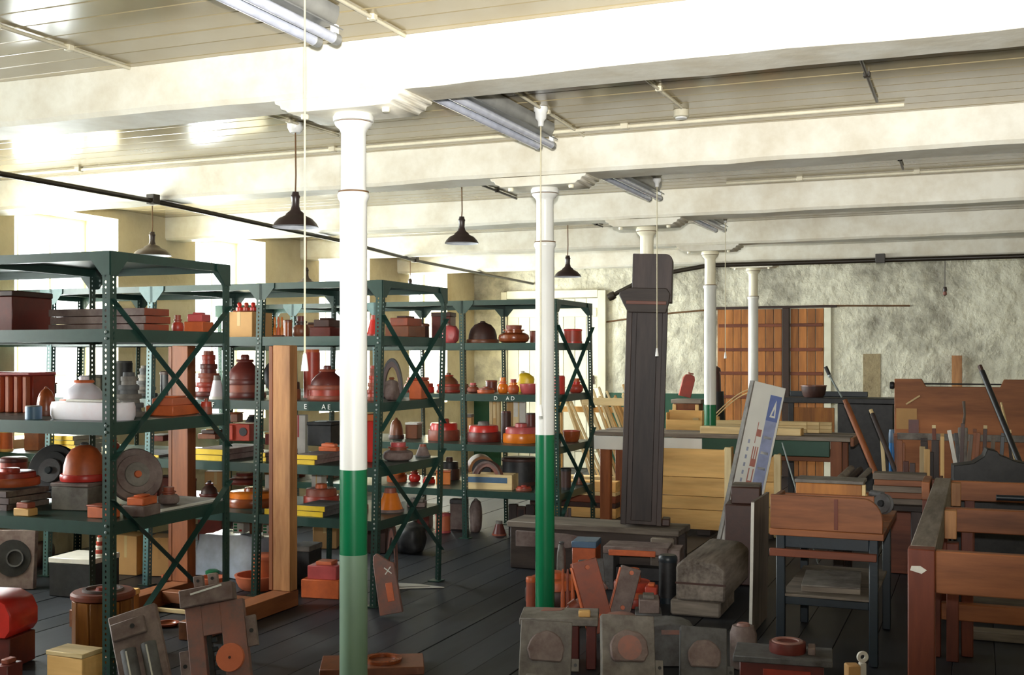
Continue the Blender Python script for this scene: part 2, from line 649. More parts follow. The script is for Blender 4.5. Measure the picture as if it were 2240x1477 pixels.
# ceiling beams: rough old timbers under limewash
for i, by in enumerate(BEAM_Y):
    m = MB()
    n = 60
    xs = [WALL_L - 0.05 + (WALL_R - WALL_L + 0.1) * k / n for k in range(n + 1)]
    hw = 0.14
    for k, xx in enumerate(xs):
        j = lambda s: 0.012 * mnoise.noise((xx * 0.9 + s * 7.3, by * 3.1, s)) + 0.006 * mnoise.noise((xx * 4 + s * 3.3, by, s))
        for (yy, zz) in ((-hw + j(1), CEIL - 0.0005), (-hw + j(1), BEAM_Z + 0.02 + j(2)), (-hw + 0.018 + j(1), BEAM_Z + j(2)),
                         (hw - 0.018 + j(3), BEAM_Z + j(4)), (hw + j(3), BEAM_Z + 0.02 + j(4)), (hw + j(3), CEIL - 0.0005)):
            m.v.append((xx, by + yy, zz))
    for k in range(n):
        for q in range(6):
            q2 = (q + 1) % 6
            m.f.append((k * 6 + q, k * 6 + q2, (k + 1) * 6 + q2, (k + 1) * 6 + q))
    m.f.append(tuple(range(6)))
    m.f.append(tuple(range(n * 6 + 5, n * 6 - 1, -1)))
    o = m.build('ceiling_beam', 'cream_beam', smooth=30)
    tag(o, 'thick limewashed timber beam crossing under the board ceiling', 'beam', 'ceiling beams', 'structure')

# ------------------------------------------------------------------ cast-iron columns
COL_LABELS = [
    'white iron column with a bright green band above a faded grey-green foot',
    'white iron column with a long glossy green foot chipped to the metal beside the pattern heap',
    'white iron column rising behind the tall dark wooden casing',
    'white and green iron column standing through the long joiner\'s bench',
    'slender white iron column in front of the brown boarded door',
]


def capped(prof):
    return [(0, prof[0][1])] + prof + [(0, prof[-1][1])]


def column(i, y):
    c = thing('iron_column', COL_LABELS[i], 'column', (COLX, y, 0), group='cast iron columns')
    zb = 0.0
    MB().lathe(capped([(0.085, 0), (0.085, 0.02), (0.066, 0.05), (0.0575, 0.06), (0.0575, 0.78)]), 40).build('foot', 'faded_green' if i == 0 else 'green_enamel', c)
    MB().lathe(capped([(0.0573, 0.78), (0.057, 1.13)]), 40).build('lower_shaft', 'green_enamel', c)
    MB().lathe(capped([(0.0568, 1.13), (0.056, 2.235), (0.064, 2.25), (0.066, 2.262), (0.062, 2.272)]), 40).build('shaft', 'white_enamel', c)
    MB().lathe(capped([(0.0625, 2.272), (0.0625, 2.279), (0.052, 2.281), (0.051, 2.52), (0.058, 2.535), (0.074, 2.55), (0.078, 2.56)]), 40).build('neck', 'white_enamel' if i < 2 else 'cream_enamel', c)
    MB().lathe(capped([(0.0735, 2.56), (0.0735, 2.564), (0.083, 2.566), (0.085, 2.583), (0.078, 2.596)]), 40).build('capital', 'white_enamel' if i < 2 else 'cream_enamel', c)
    MB().lathe(capped([(0.0634, 2.2722), (0.0634, 2.2788)]), 40).build('joint_line', 'cord_brown', c)
    MB().lathe(capped([(0.0745, 2.5602), (0.0745, 2.5638)]), 40).build('joint_line', 'cord_brown', c)
    # shaped timber bolster between the capital and the beam
    ol = []
    for s in (-1, 1):
        pts = [(0.15, 2.596), (0.235, 2.598), (0.247, 2.611), (0.268, 2.615), (0.274, 2.632), (0.295, 2.636), (0.30, 2.651)]
        if s == 1:
            ol += [(p[0], p[1]) for p in pts]
        else:
            ol = [(-p[0], p[1]) for p in reversed(pts)] + ol
    o2 = MB().prism(ol, -0.13, 0.13).build('bolster', 'cream_beam', c, 0.002)
    for s in (-1, 1):
        MB().lathe(capped([(0.014, 2.578), (0.017, 2.586), (0.016, 2.597)]), 12, (s * 0.19, -0.07, 0)).build('bolt', 'cream_enamel', o2)
    return c


for i in range(5):
    column(i, 4.135 + 2.25 * i)

# ------------------------------------------------------------------ lamps
TUBE_LABELS = ['twin tube ceiling light ending just above the faded-foot column',
               'twin tube ceiling light between the faded-foot and chipped green columns',
               'twin tube ceiling light between the chipped green column and the tall casing',
               'twin tube ceiling light between the tall casing and the bench column']
for i in range(4):
    y1 = 3.58 + 2.25 * i
    y0 = y1 - 1.4
    t = thing('tube_light', TUBE_LABELS[i], 'light', (-2.185, y0, 0), group='fluorescent tube lights')
    L = 1.4
    hs = MB().prism([(-0.05, CEIL - 0.002), (0.05, CEIL - 0.002), (0.05, CEIL - 0.03), (0.033, CEIL - 0.07), (-0.033, CEIL - 0.07), (-0.05, CEIL - 0.03)], 0, L).build('housing', 'fitting_grey', t, 0.002)
    MB().prism([(-0.034, CEIL - 0.0705), (0.034, CEIL - 0.0705), (0.078, CEIL - 0.094), (0.074, CEIL - 0.097), (0.03, CEIL - 0.076), (-0.03, CEIL - 0.076), (-0.074, CEIL - 0.097), (-0.078, CEIL - 0.094)], 0.02, L - 0.02).build('reflector', 'fitting_grey', t)
    for s in (-1, 1):
        tu = MB().tube([(s * 0.04, 0.035, CEIL - 0.122), (s * 0.04, L - 0.035, CEIL - 0.122)], 0.019, 14).build('tube', 'tube_white', t)
        for ya, yb in ((0.0, 0.035), (L - 0.035, L)):
            MB().tube([(s * 0.04, ya, CEIL - 0.122), (s * 0.04, yb, CEIL - 0.122)], 0.021, 12).build('end_cap', 'fitting_grey', tu)
            MB().box(s * 0.04 - 0.012, s * 0.04 + 0.012, ya + 0.008, yb - 0.008, CEIL - 0.11, CEIL - 0.074).build('lamp_holder', 'switch_white', tu)


def pendant(x, y, zb, R, label):
    t = thing('pendant_lamp', label, 'lamp', (x, y, CEIL), group='enamel pendant lamps')
    z = zb - CEIL
    MB().lathe(capped([(0.045, -0.002), (0.043, -0.03), (0.032, -0.05), (0.028, -0.055)]), 20).build('ceiling_rose', 'switch_white', t)
    MB().tube([(0, 0, -0.055), (0.003, 0, z / 2), (0, 0, z + 0.19)], 0.0045, 6).build('cord', 'cord_brown', t)
    k = R / 0.124
    sh = [(0.018, 0.19), (0.02, 0.175), (0.026, 0.165), (0.022, 0.155), (0.021, 0.115), (0.028, 0.09), (0.05 * k, 0.072), (0.055 * k, 0.062), (0.09 * k, 0.045), (0.112 * k, 0.022), (R, 0.0)]
    MB().lathe([(0, 0.19 + z)] + [(r, q + z) for r, q in sh], 36).build('shade', 'lamp_dark', t)
    inn = [(R - 0.003, -0.001), (0.108 * k, 0.018), (0.086 * k, 0.04), (0.045 * k, 0.06), (0.018, 0.07)]
    MB().lathe([(r, q + z) for r, q in inn] + [(0, 0.07 + z)], 36).build('liner', 'lamp_liner', t)
    MB().lathe([(0, 0.012 + z), (0.02, 0.018 + z), (0.03, 0.038 + z), (0.022, 0.058 + z), (0.012, 0.066 + z), (0, 0.067 + z)], 16).build('bulb', 'glass_white', t)


pendant(-3.43, 5.29, 2.295, 0.124, 'dark enamel pendant lamp hanging over the gap between the white-trough and yellow-plate rows')
pendant(-3.4, 7.37, 2.394, 0.121, 'dark enamel pendant lamp hanging over the end of the yellow-plate shelving row')
pendant(-3.4, 9.62, 2.30, 0.122, 'dark enamel pendant lamp hanging over the end of the lath-side shelving row')
pendant(-6.1, 7.35, 2.395, 0.15, 'broad dark enamel pendant lamp hanging close to the brown window piers')
pendant(-6.1, 9.6, 2.27, 0.125, 'dark enamel pendant lamp hanging low between two windows over the lath-side shelving row')
pendant(-6.1, 11.8, 2.3, 0.125, 'dark enamel pendant lamp hanging by the corner window next to the white door')

# pull switches with long cords
for (x, y, zt, lab) in ((-2.02, 3.17, 1.575, 'white pull switch with a long cord hanging before the wooden rack posts'),
                        (-2.06, 5.42, 1.32, 'white pull switch with its cord hanging down along the chipped green column'),
                        (-2.06, 7.67, 1.62, 'white pull switch with its cord hanging before the tall dark casing'),
                        (-2.06, 9.95, 1.60, 'white pull switch with its cord hanging before the brown boarded door')):
    t = thing('pull_switch', lab, 'switch', (x, y, CEIL), group='ceiling pull switches')
    MB().lathe(capped([(0.036, -0.002), (0.036, -0.022), (0.03, -0.03), (0.028, -0.06), (0.016, -0.075), (0.014, -0.1)]), 18).build('switch_body', 'switch_white', t)
    MB().tube([(0, 0, -0.1), (0, 0, zt - CEIL + 0.03)], 0.0032, 6).build('cord', 'cord_pale', t)
    MB().lathe(capped([(0.012, zt - CEIL - 0.025), (0.011, zt - CEIL - 0.01), (0.006, zt - CEIL + 0.028), (0.004, zt - CEIL + 0.032)]), 12).build('toggle', 'switch_white', t)


def conduit(name, label, pts, r, mat, clips=(), group=None, clipmat=None):
    t = thing(name, label, 'conduit' if 'conduit' in name else 'pipe', pts[0], group=group)
    o = Vector(pts[0])
    MB().tube([Vector(p) - o for p in pts], r, 10).build('pipe_run', mat, t)
    for p in clips:
        q = Vector(p) - o
        MB().box(q.x - r * 1.9, q.x + r * 1.9, q.y - r * 1.9, q.y + r * 1.9, q.z - r * 1.2, q.z + r * 2.6).build('clip', clipmat or mat, t, 0.003)
    return t


zc = CEIL - 0.014
for k, (yy, xa, xb) in enumerate(((6.0, WALL_L, -0.35), (3.75, WALL_L, -3.0), (8.25, -1.7, 0.9))):
    if k == 1:
        continue
    conduit('ceiling_conduit', ['cream conduit run along the ceiling boards by the chipped green column\'s beam', '',
                                'cream conduit run along the ceiling boards by the tall casing\'s beam'][k],
            [(xa, yy, zc), ((xa + xb) / 2, yy, zc), (xb, yy, zc)], 0.011, 'conduit_cream', [(xa + (xb - xa) * f, yy, zc) for f in (0.2, 0.5, 0.78)], 'ceiling conduits')
# short cross conduits
for (p0, p1, mat, lab) in (
        (flo(0, 62, CEIL - 0.02), flo(283, 153, CEIL - 0.02), 'conduit_cream', 'cream conduit crossing the ceiling boards to the faded-foot column\'s beam, near the window wall'),
        (flo(735, 0, CEIL - 0.02), flo(885, 82, CEIL - 0.02), 'conduit_cream', 'cream conduit crossing the ceiling boards beside the tube light ending above the faded-foot column'),
        (flo(510, 232, CEIL - 0.02), flo(740, 300, CEIL - 0.02), 'conduit_cream', 'cream conduit feeding the pendant lamp over the gap between the two rows'),
        (flo(1040, 402, CEIL - 0.02), flo(1130, 437, CEIL - 0.02), 'conduit_black', 'dark conduit leading from the yellow-plate row\'s pendant lamp to a beam'),
        (flo(1290, 488, CEIL - 0.02), flo(1318, 498, CEIL - 0.02), 'conduit_black', 'dark conduit leading from the lath-side row\'s pendant lamp to a beam'),
        (flo(1100, 188, CEIL - 0.02), flo(1277, 300, CEIL - 0.02), 'conduit_cream', 'cream conduit passing the pull switch above the chipped green column'),
        (flo(1385, 155, CEIL - 0.02), flo(1490, 238, CEIL - 0.02), 'conduit_cream', 'thin cream conduit running from a beam to the round junction box'),
        (flo(1870, 100, CEIL - 0.02), flo(1918, 225, CEIL - 0.02), 'conduit_black', 'thin black cable crossing the dim ceiling bay in line with the timber staging'),
        (flo(1962, 330, CEIL - 0.02), flo(1975, 372, CEIL - 0.02), 'conduit_black', 'thin black cable crossing the dim ceiling bay behind the chipped green column\'s beam'),
        (flo(2008, 448, CEIL - 0.02), flo(2012, 455, CEIL - 0.02), 'conduit_black', 'thin black cable crossing the dim ceiling bay behind the tall casing\'s beam')):
    a = (p0[0], p0[1], CEIL - 0.012)
    b = (p1[0], p1[1], CEIL - 0.012)
    conduit('ceiling_conduit', lab, [a, b], 0.008, mat, [(a[0] * .5 + b[0] * .5, a[1] * .5 + b[1] * .5, CEIL - 0.012)], 'ceiling conduits')
jx, jy, _ = flo(1490, 240, CEIL)
t = thing('junction_box', 'small round cream junction box on the ceiling conduit', 'junction box', (jx, jy, CEIL))
MB().lathe(capped([(0.04, -0.002), (0.04, -0.035), (0.03, -0.04)]), 16).build('box_body', 'conduit_cream', t)
MB().lathe(capped([(0.031, -0.0405), (0.03, -0.046), (0.012, -0.05)]), 16).build('box_lid', 'switch_white', t)

# dark pipe slung under the beams on the window side, and the one along the end beam
pts = []
for u, v in ((-120, 352), (0, 380), (335, 440), (745, 527), (908, 570), (1167, 621)):
    d = 1.035 * F / (HY - v)
    a = at_d(u, d)
    pts.append((a[0], min(a[1], WALL_F - 0.02), 2.635))
conduit('heating_pipe', 'long dark pipe slung under the beams above the shelving rows', pts, 0.017, 'conduit_black', [pts[2], pts[4]])
pts = []
for u, v in ((1338, 648), (1352, 640), (1385, 623), (1465, 596), (1550, 579), (1660, 574)):
    x, d = at_y(u, 12.96)
    pts.append((x, 12.96, min(z_at(v, d), 2.63)))
pts.append((2.9, 12.96, 2.63))
p = conduit('heating_pipe', 'dark pipe hung along the underside of the end beam, drooping behind the tall casing', pts, 0.026, 'conduit_black', [(-1.0, 12.96, 2.63), (0.8, 12.96, 2.63)])
MB().lathe([(0, -0.05), (0.045, -0.04), (0.05, 0.0), (0.045, 0.04), (0, 0.05)], 14, M=rot3(0, math.radians(65), 0)).build('valve_knob', 'conduit_black', p)
pts = []
for u, v in ((1258, 714), (1380, 697), (1470, 685), (1575, 676), (1800, 669), (1990, 669)):
    x, d = at_y(u, WALL_F - 0.015)
    pts.append((x, WALL_F - 0.015, z_at(v, d)))
conduit('wall_conduit', 'thin brown conduit along the end wall over the brown boarded door', pts, 0.012, 'cord_brown')
# bare lamp holder on the end wall
x, d = at_y(2067, 13.6)
t = thing('bare_lampholder', 'bare black lampholder on a thin flex before the stained end wall', 'lamp', (x, 13.6, CEIL))
zl = z_at(628, d) - CEIL
MB().tube([(0, 0, 0), (0, 0, zl)], 0.004, 6).build('flex', 'lamp_dark', t)
MB().lathe(capped([(0.02, zl - 0.05), (0.024, zl - 0.03), (0.018, zl)]), 12).build('holder', 'lamp_dark', t)
MB().lathe([(0, zl - 0.1), (0.022, zl - 0.085), (0.02, zl - 0.06), (0.012, zl - 0.05)], 12).build('bulb', 'dusty_pink', t)

# ------------------------------------------------------------------ doors of the end wall
d1 = thing('door_1', 'white boarded double door in the corner of the end wall', 'door', (0, WALL_F, 0))
d1['kind'] = 'structure'
xa, xb, zt = -6.36, -4.98, 2.42
for k in range(8):
    w = (xb - xa) / 8
    MB().box(xa + w * k + 0.003, xa + w * (k + 1) - 0.003, -0.03, -0.004, 0.01, zt - 0.01).build('door_board', 'cream_joinery', d1, 0.003)
for z0 in (0.25, 1.15, 2.15):
    MB().box(xa + 0.02, xb - 0.02, -0.045, -0.031, z0, z0 + 0.12).build('ledge', 'cream_joinery', d1, 0.003)
MB().box(xa - 0.09, xa - 0.002, -0.06, -0.002, 0, zt + 0.1).build('jamb', 'cream_joinery', d1, 0.004)
MB().box(xb + 0.002, xb + 0.12, -0.06, -0.002, 0, zt + 0.1).build('jamb', 'cream_joinery', d1, 0.004)
MB().box(xa, xb, -0.06, -0.002, zt, zt + 0.11).build('head', 'cream_joinery', d1, 0.004)
MB().box(xb - 0.1, xb - 0.05, -0.062, -0.045, 1.2, 1.32).build('latch', 'dark_rail', d1, 0.002)

d2 = thing('door_2', 'brown boarded double door with dark ledges in the end wall', 'door', (0, WALL_F, 0))
d2['kind'] = 'structure'
xa, da = at_y(1570, WALL_F)
xb, db = at_y(1803, WALL_F)
zt = z_at(675, (da + db) / 2)
n = 13
w = (xb - xa) / n
for k in range(n):
    if k == 8:
        MB().box(xa + w * k + 0.01, xa + w * (k + 1) - 0.01, -0.07, -0.004, 0, zt).build('meeting_post', 'dark_rail', d2, 0.004)
        continue
    MB().box(xa + w * k + 0.004, xa + w * (k + 1) - 0.004, -0.03, -0.004, 0.01, zt - 0.01).build('door_board', 'brown_door', d2, 0.003)
for v in (712, 765, 817, 869):
    z = z_at(v, (da + db) / 2)
    for a, b in ((xa + 0.02, xa + w * 8), (xa + w * 9, xb - 0.02)):
        MB().box(a, b, -0.045, -0.0305, z - 0.022, z + 0.022).build('ledge', 'redwood_x', d2, 0.003)
MB().box(xb + 0.002, xb + 0.09, -0.03, -0.002, 0, zt).build('jamb', 'cream_joinery', d2, 0.003)
MB().box(xa - 0.07, xb + 0.16, -0.035, -0.002, zt, zt + 0.03).build('head', 'dark_rail', d2, 0.003)

# ------------------------------------------------------------------ perforated-steel shelving rows
POST_H = 2.08


def post_mesh(mat):
    """L-section upright with two lines of bolt holes"""
    m = MB()
    wdt, pitch, r, th = 0.044, 0.026, 0.0056, 0.0022
    n = int(POST_H / pitch)
    for fl_ in (0, 1):
        def P(a, b, z):
            return (-a, b, z) if fl_ == 0 else (-b, a, z)
        for off in (0.0, th):
            for k in range(n):
                z0, z1 = k * pitch, (k + 1) * pitch
                zc_ = (z0 + z1) / 2
                for (a0, a1) in ((0.0, wdt),):
                    c = a0 + (a1 - a0) * 0.56
                    outer = [(a0, z0), (a1, z0), (a1, z1), (a0, z1)]
                    inner = []
                    for q in range(8):
                        an = math.pi * 2 * (q + 0.5) / 8
                        inner.append((c + r * math.cos(an), zc_ + r * 1.25 * math.sin(an)))
                    vs = [P(a, off, z) for a, z in outer] + [P(a, off, z) for a, z in inner]
                    fs = []
                    corner_of = {0: 2, 1: 2, 2: 3, 3: 3, 4: 0, 5: 0, 6: 1, 7: 1}
                    for q in range(8):
                        q2 = (q + 1) % 8
                        ca, cb = corner_of[q], corner_of[q2]
                        if ca == cb:
                            fs.append((ca, 4 + q2, 4 + q))
                        else:
                            fs.append((ca, cb, 4 + q2, 4 + q))
                    m.add(vs, fs)
        vs = [P(wdt, 0, 0), P(wdt, th, 0), P(wdt, th, POST_H), P(wdt, 0, POST_H)]
        m.add(vs, [(0, 1, 2, 3)])
    me = m.mesh('post', mat, smooth=0)
    return me


POSTS = {k: post_mesh(k) for k in ('rack_green', 'rack_daylit')}
_g = MB().prism([(0, 0), (0, -0.11), (-0.045, -0.11), (-0.115, -0.03), (-0.115, 0)], -0.0035, -0.0005).mesh('gusset', 'rack_green')
_gb = MB().prism([(0, 0), (0, -0.11), (-0.045, -0.11), (-0.115, -0.03), (-0.115, 0)], -0.0035, -0.0005).mesh('gusset', 'rack_daylit')
_foot = MB().slab([(-0.07, -0.02), (0.02, -0.02), (0.02, 0.07), (-0.07, 0.07)], 0.0, 0.006).mesh('foot_plate', 'rack_green')
_bolt = MB().lathe(capped([(0.007, 0), (0.007, 0.004), (0.004, 0.006)]), 8, M=rot3(math.pi / 2, 0, 0)).mesh('bolt', 'bolt_grey')
ROWS = {}


def shelving(key, label, xs, yf, yr, levels, lean, blue=(), boards=None):  # blue: indices of front posts painted as if lit by the windows
    """xs: right end first; levels: top faces of the shelves"""
    tl = math.tan(lean)
    root = thing('steel_shelving', label, 'shelving', (xs[0], yf, 0), group='green steel shelving rows')
    X0, Y0 = xs[0], yf
    dep = yr - yf
    for i, x in enumerate(xs):
        for rear in (0, 1):
            mat = 'rack_daylit' if (i in blue and not rear) else 'rack_green'
            p = link('post', POSTS[mat], root, (x - X0 - tl * 1.04, dep if rear else 0, 0), (0, lean, 0))
            p.scale = (-1 if i == len(xs) - 1 else 1, -1 if rear else 1, 1)
            f = link('foot_plate', _foot, root, (x - X0 - tl * 1.04, dep if rear else 0, 0))
            f.scale = p.scale
            gm = _gb if mat == 'rack_daylit' else _g
            for s in ((1,) if i == 0 else ((-1,) if i == len(xs) - 1 else (1, -1))):
                for zl in ([levels[0] - 0.001] if rear else [levels[0] - 0.001]):
                    g = link('gusset', gm, root, (x - X0 + tl * (zl - 1.04) - (0.022 if s == -1 else 0.0), (dep + 0.0) if rear else 0, zl))
                    g.scale = (s, -1 if rear else 1, 1)
            if i == 0:
                g = link('gusset', gm, root, (x - X0 + tl * (levels[0] - 1.04) + 0.0035, dep if rear else 0, levels[0] - 0.001), (0, 0, math.pi / 2 if rear else -math.pi / 2))
                if not rear:
                    g.scale = (1, -1, 1)
            if not rear:
                for zl in levels[1:]:
                    for dz in (-0.014, -0.044):
                        link('bolt', _bolt, root, (x - X0 + tl * (zl - 1.04) - 0.022, -0.0005, zl + dz))
    for zl in levels:
        for i in range(len(xs) - 1):
            xa, xb = xs[i + 1] - X0, xs[i] - X0
            sh = tl * (zl - 1.04)
            m = MB()
            a, b = xa + sh + 0.004, xb + sh - 0.0035
            y0, y1, t = 0.004, dep - 0.004, (0.042 if zl > 2 else 0.06)
            m.box(a, b, y0, y1, zl - 0.003, zl)
            m.box(a, b, y0, y0 + 0.002, zl - t, zl - 0.003)
            m.box(a, b, y1 - 0.002, y1, zl - t, zl - 0.003)
            m.box(a, a + 0.002, y0 + 0.002, y1 - 0.002, zl - t, zl - 0.003)
            m.box(b - 0.002, b, y0 + 0.002, y1 - 0.002, zl - t, zl - 0.003)
            m.box(a, b, y0 + 0.002, y0 + 0.02, zl - t, zl - t + 0.002)
            m.build('shelf', 'rack_green', root, smooth=0)
    # crossed braces on the right-hand end
    zz = levels
    for (za, zb) in ((1.86, 1.12), (0.94, 0.22)):
        for s in (0, 1):
            ya, yb = (0.005, dep - 0.005) if s == 0 else (dep - 0.005, 0.005)
            off = 0.006 + 0.004 * s
            MB().bar((tl * (za - 1.04) + off, ya, za), (tl * (zb - 1.04) + off, yb, zb), 0.003, 0.036, up=(1, 0, 0)).build('brace', 'rack_green', root)
    ROWS[key] = dict(xs=xs, yf=yf, yr=yr, z=levels)
    return root


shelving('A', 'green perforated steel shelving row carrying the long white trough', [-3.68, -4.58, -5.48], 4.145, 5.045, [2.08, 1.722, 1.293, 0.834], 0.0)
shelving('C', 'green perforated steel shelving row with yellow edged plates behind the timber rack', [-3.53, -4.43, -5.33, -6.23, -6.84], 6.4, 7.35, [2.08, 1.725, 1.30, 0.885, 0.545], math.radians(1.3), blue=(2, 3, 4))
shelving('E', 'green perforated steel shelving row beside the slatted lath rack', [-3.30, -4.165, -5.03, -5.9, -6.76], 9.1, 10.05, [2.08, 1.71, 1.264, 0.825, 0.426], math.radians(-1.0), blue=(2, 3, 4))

# chalked letters on the shelf edges
LET = [('C', 2, 460, 'A F'), ('C', 2, 668, 'E'), ('C', 2, 713, 'A E'), ('E', 2, 913, 'A E'), ('E', 2, 1084, 'D'), ('E', 2, 1116, 'A D')]
for key, li, u, s in LET:
    r = ROWS[key]
    x, d = at_y(u, r['yf'])
    me = text_mesh(s, 0.046 if key == 'C' else 0.048, 'chalk', 0.0004)
    row = [o for o in COL.objects if o.get('category') == 'shelving'][('A', 'C', 'E').index(key)]
    o = link('chalk_letter', me, row, (x - r['xs'][0], 0.0005, r['z'][li] - 0.048), (math.pi / 2, 0, 0))

# ------------------------------------------------------------------ foundry patterns and stores on the shelves
FACE = YAW
RND = random.Random(11)


def lat(name, mat, prof, R, H, parent, seg=28, z0=0.0):
    """turned part: profile in fractions of R and H"""
    return MB().lathe(capped([(r * R, z0 + z * H) for r, z in prof]), seg).build(name, mat, parent)


def hollow(name, mat, prof_out, wall, parent, R, H, floor=0.08, seg=32):
    """open vessel with an inner face"""
    pts = [(0, 0)] + [(r * R, z * H) for r, z in prof_out]
    for r, z in reversed(prof_out):
        if z <= floor:
            break
        pts.append((max(r * R - wall, 0.004), z * H))
    pts += [(max(prof_out[0][0] * R - wall, 0.003), floor * H), (0, floor * H)]
    return MB().lathe(pts, seg).build(name, mat, parent)


def bx(name, mat, x0, x1, y0, y1, z0, z1, parent, bevel=0.004):
    return MB().box(x0, x1, y0, y1, z0, z1).build(name, mat, parent, bevel)


def K_drum(p, w, dp, h, c):
    R = w / 2
    lat('base_ring', c[-1], [(1.0, 0), (1.0, 0.12)], R, h, p)
    lat('body', c[0], [(0.95, 0.12), (0.93, 0.86)], R, h, p)
    lat('rim', c[-1], [(0.98, 0.86), (1.0, 0.9), (0.98, 0.96), (0.8, 1.0)], R, h, p)


def K_pulley(p, w, dp, h, c):
    R = w / 2
    lat('lower_flange', c[0], [(0.98, 0), (1.0, 0.03), (1.0, 0.2), (0.97, 0.24)], R, h, p)
    lat('web', c[1 % len(c)], [(0.8, 0.24), (0.76, 0.42)], R, h, p)
    lat('upper_flange', c[0], [(0.88, 0.42), (0.9, 0.45), (0.9, 0.62), (0.86, 0.66)], R, h, p)
    lat('boss', c[-1], [(0.42, 0.66), (0.38, 0.94), (0.34, 1.0)], R, h, p)


def K_tower(p, w, dp, h, c):
    R = w / 2
    n = 5
    for k in range(n):
        a, b = k / n, (k + 0.55) / n
        rr = 1.0 - 0.13 * k
        lat('step', c[k % len(c)], [(rr * 0.97, a), (rr, a + 0.02), (rr, b - 0.02), (rr * 0.96, b)], R, h, p)
        lat('neck', c[(k + 1) % len(c)], [(rr * 0.74, b), (rr * 0.7, (k + 1) / n)], R, h, p)


def K_bell(p, w, dp, h, c):
    R = w / 2
    lat('flange', c[0], [(0.98, 0), (1.0, 0.02), (1.0, 0.1), (0.98, 0.13)], R, h, p)
    lat('skirt', c[1 % len(c)], [(0.9, 0.13), (0.9, 0.3)], R, h, p)
    lat('middle_flange', c[0], [(0.96, 0.3), (0.98, 0.33), (0.98, 0.4), (0.95, 0.43)], R, h, p)
    lat('bell', c[-1], [(0.82, 0.43), (0.78, 0.55), (0.62, 0.68), (0.42, 0.77), (0.34, 0.82)], R, h, p)
    lat('collar', c[0], [(0.4, 0.82), (0.42, 0.86), (0.38, 0.89)], R, h, p)
    lat('knob', c[-1], [(0.2, 0.89), (0.2, 0.97), (0.15, 1.0)], R, h, p)


def K_bowl(p, w, dp, h, c):
    hollow('bowl', c[0], [(0.72, 0), (0.84, 0.2), (0.94, 0.6), (0.97, 0.92)], 0.012, p, w / 2, h)
    R = w / 2
    MB().lathe([(0.97 * R - 0.012, 0.921 * h), (1.0 * R, 0.921 * h), (1.0 * R, h), (0.97 * R - 0.012, h), (0.97 * R - 0.012, 0.921 * h)], 32).build('rim', c[-1], p)


def K_ring(p, w, dp, h, c):
    R = w / 2
    MB().lathe([(0.78 * R, 0), (R, 0), (R, 0.9 * h), (0.78 * R, 0.9 * h), (0.78 * R, 0)], 32).build('ring', c[0], p)
    MB().lathe([(0.8 * R, 0.901 * h), (0.96 * R, 0.901 * h), (0.93 * R, h), (0.83 * R, h), (0.8 * R, 0.901 * h)], 32).build('bead', c[-1], p)


def K_dome(p, w, dp, h, c):
    R = w / 2
    lat('flange', c[0], [(0.98, 0), (1.0, 0.04), (1.0, 0.14), (0.97, 0.18)], R, h, p)
    lat('dome', c[1 % len(c)], [(0.88, 0.18), (0.85, 0.4), (0.74, 0.64), (0.52, 0.83), (0.2, 0.93)], R, h, p)
    lat('knob', c[-1], [(0.16, 0.93), (0.18, 0.97), (0.1, 1.0)], R, h, p)


def K_pot(p, w, dp, h, c):
    R = w / 2
    lat('belly', c[0], [(0.7, 0), (0.93, 0.1), (1.0, 0.28), (0.95, 0.46), (0.72, 0.58)], R, h, p)
    lat('collar', c[1 % len(c)], [(0.56, 0.58), (0.56, 0.66), (0.68, 0.69), (0.68, 0.76)], R, h, p)
    lat('spigot', c[-1], [(0.48, 0.76), (0.52, 0.97), (0.5, 1.0)], R, h, p)


def K_disc(p, w, dp, h, c):
    R = w / 2
    lat('plate', c[0], [(0.97, 0), (1.0, 0.06), (1.0, 0.4), (0.96, 0.48)], R, h, p)
    lat('step', c[1 % len(c)], [(0.86, 0.48), (0.85, 0.74), (0.8, 0.8)], R, h, p)
    lat('boss', c[-1], [(0.34, 0.8), (0.32, 0.97), (0.26, 1.0)], R, h, p)


def K_cone(p, w, dp, h, c):
    R = w / 2
    lat('base', c[0], [(1.0, 0), (1.0, 0.12)], R, h, p)
    lat('cone', c[1 % len(c)], [(0.92, 0.12), (0.5, 0.8)], R, h, p)
    lat('tip', c[-1], [(0.46, 0.8), (0.42, 1.0)], R, h, p)


def K_cylinder(p, w, dp, h, c):
    R = w / 2
    lat('body', c[0], [(1.0, 0), (1.0, 0.94)], R, h, p)
    lat('end_disc', c[-1], [(0.94, 0.94), (0.9, 1.0)], R, h, p)


def K_skittles(p, w, dp, h, c):
    """several small turned spindles fixed on one board"""
    bx('board', c[-1], -w / 2, w / 2, -dp / 2, dp / 2, 0, h * 0.12, p)
    n = 3
    for k in range(n):
        x = (k - (n - 1) / 2) * w / n
        R = w / n * 0.46
        MB().lathe(capped([(R, h * 0.12), (R, h * 0.45), (R * 0.5, h * 0.55), (R * 0.6, h * 0.7), (R * 0.75, h * 0.84), (R * 0.4, h)]), 18, (x, 0, 0)).build('spindle', c[k % max(1, len(c) - 1)], p)


def K_box(p, w, dp, h, c):
    bx('body', c[0], -w / 2, w / 2, -dp / 2, dp / 2, 0, h * 0.86, p)
    bx('lid', c[-1], -w / 2 - 0.004, w / 2 + 0.004, -dp / 2 - 0.004, dp / 2 + 0.004, h * 0.86, h, p)


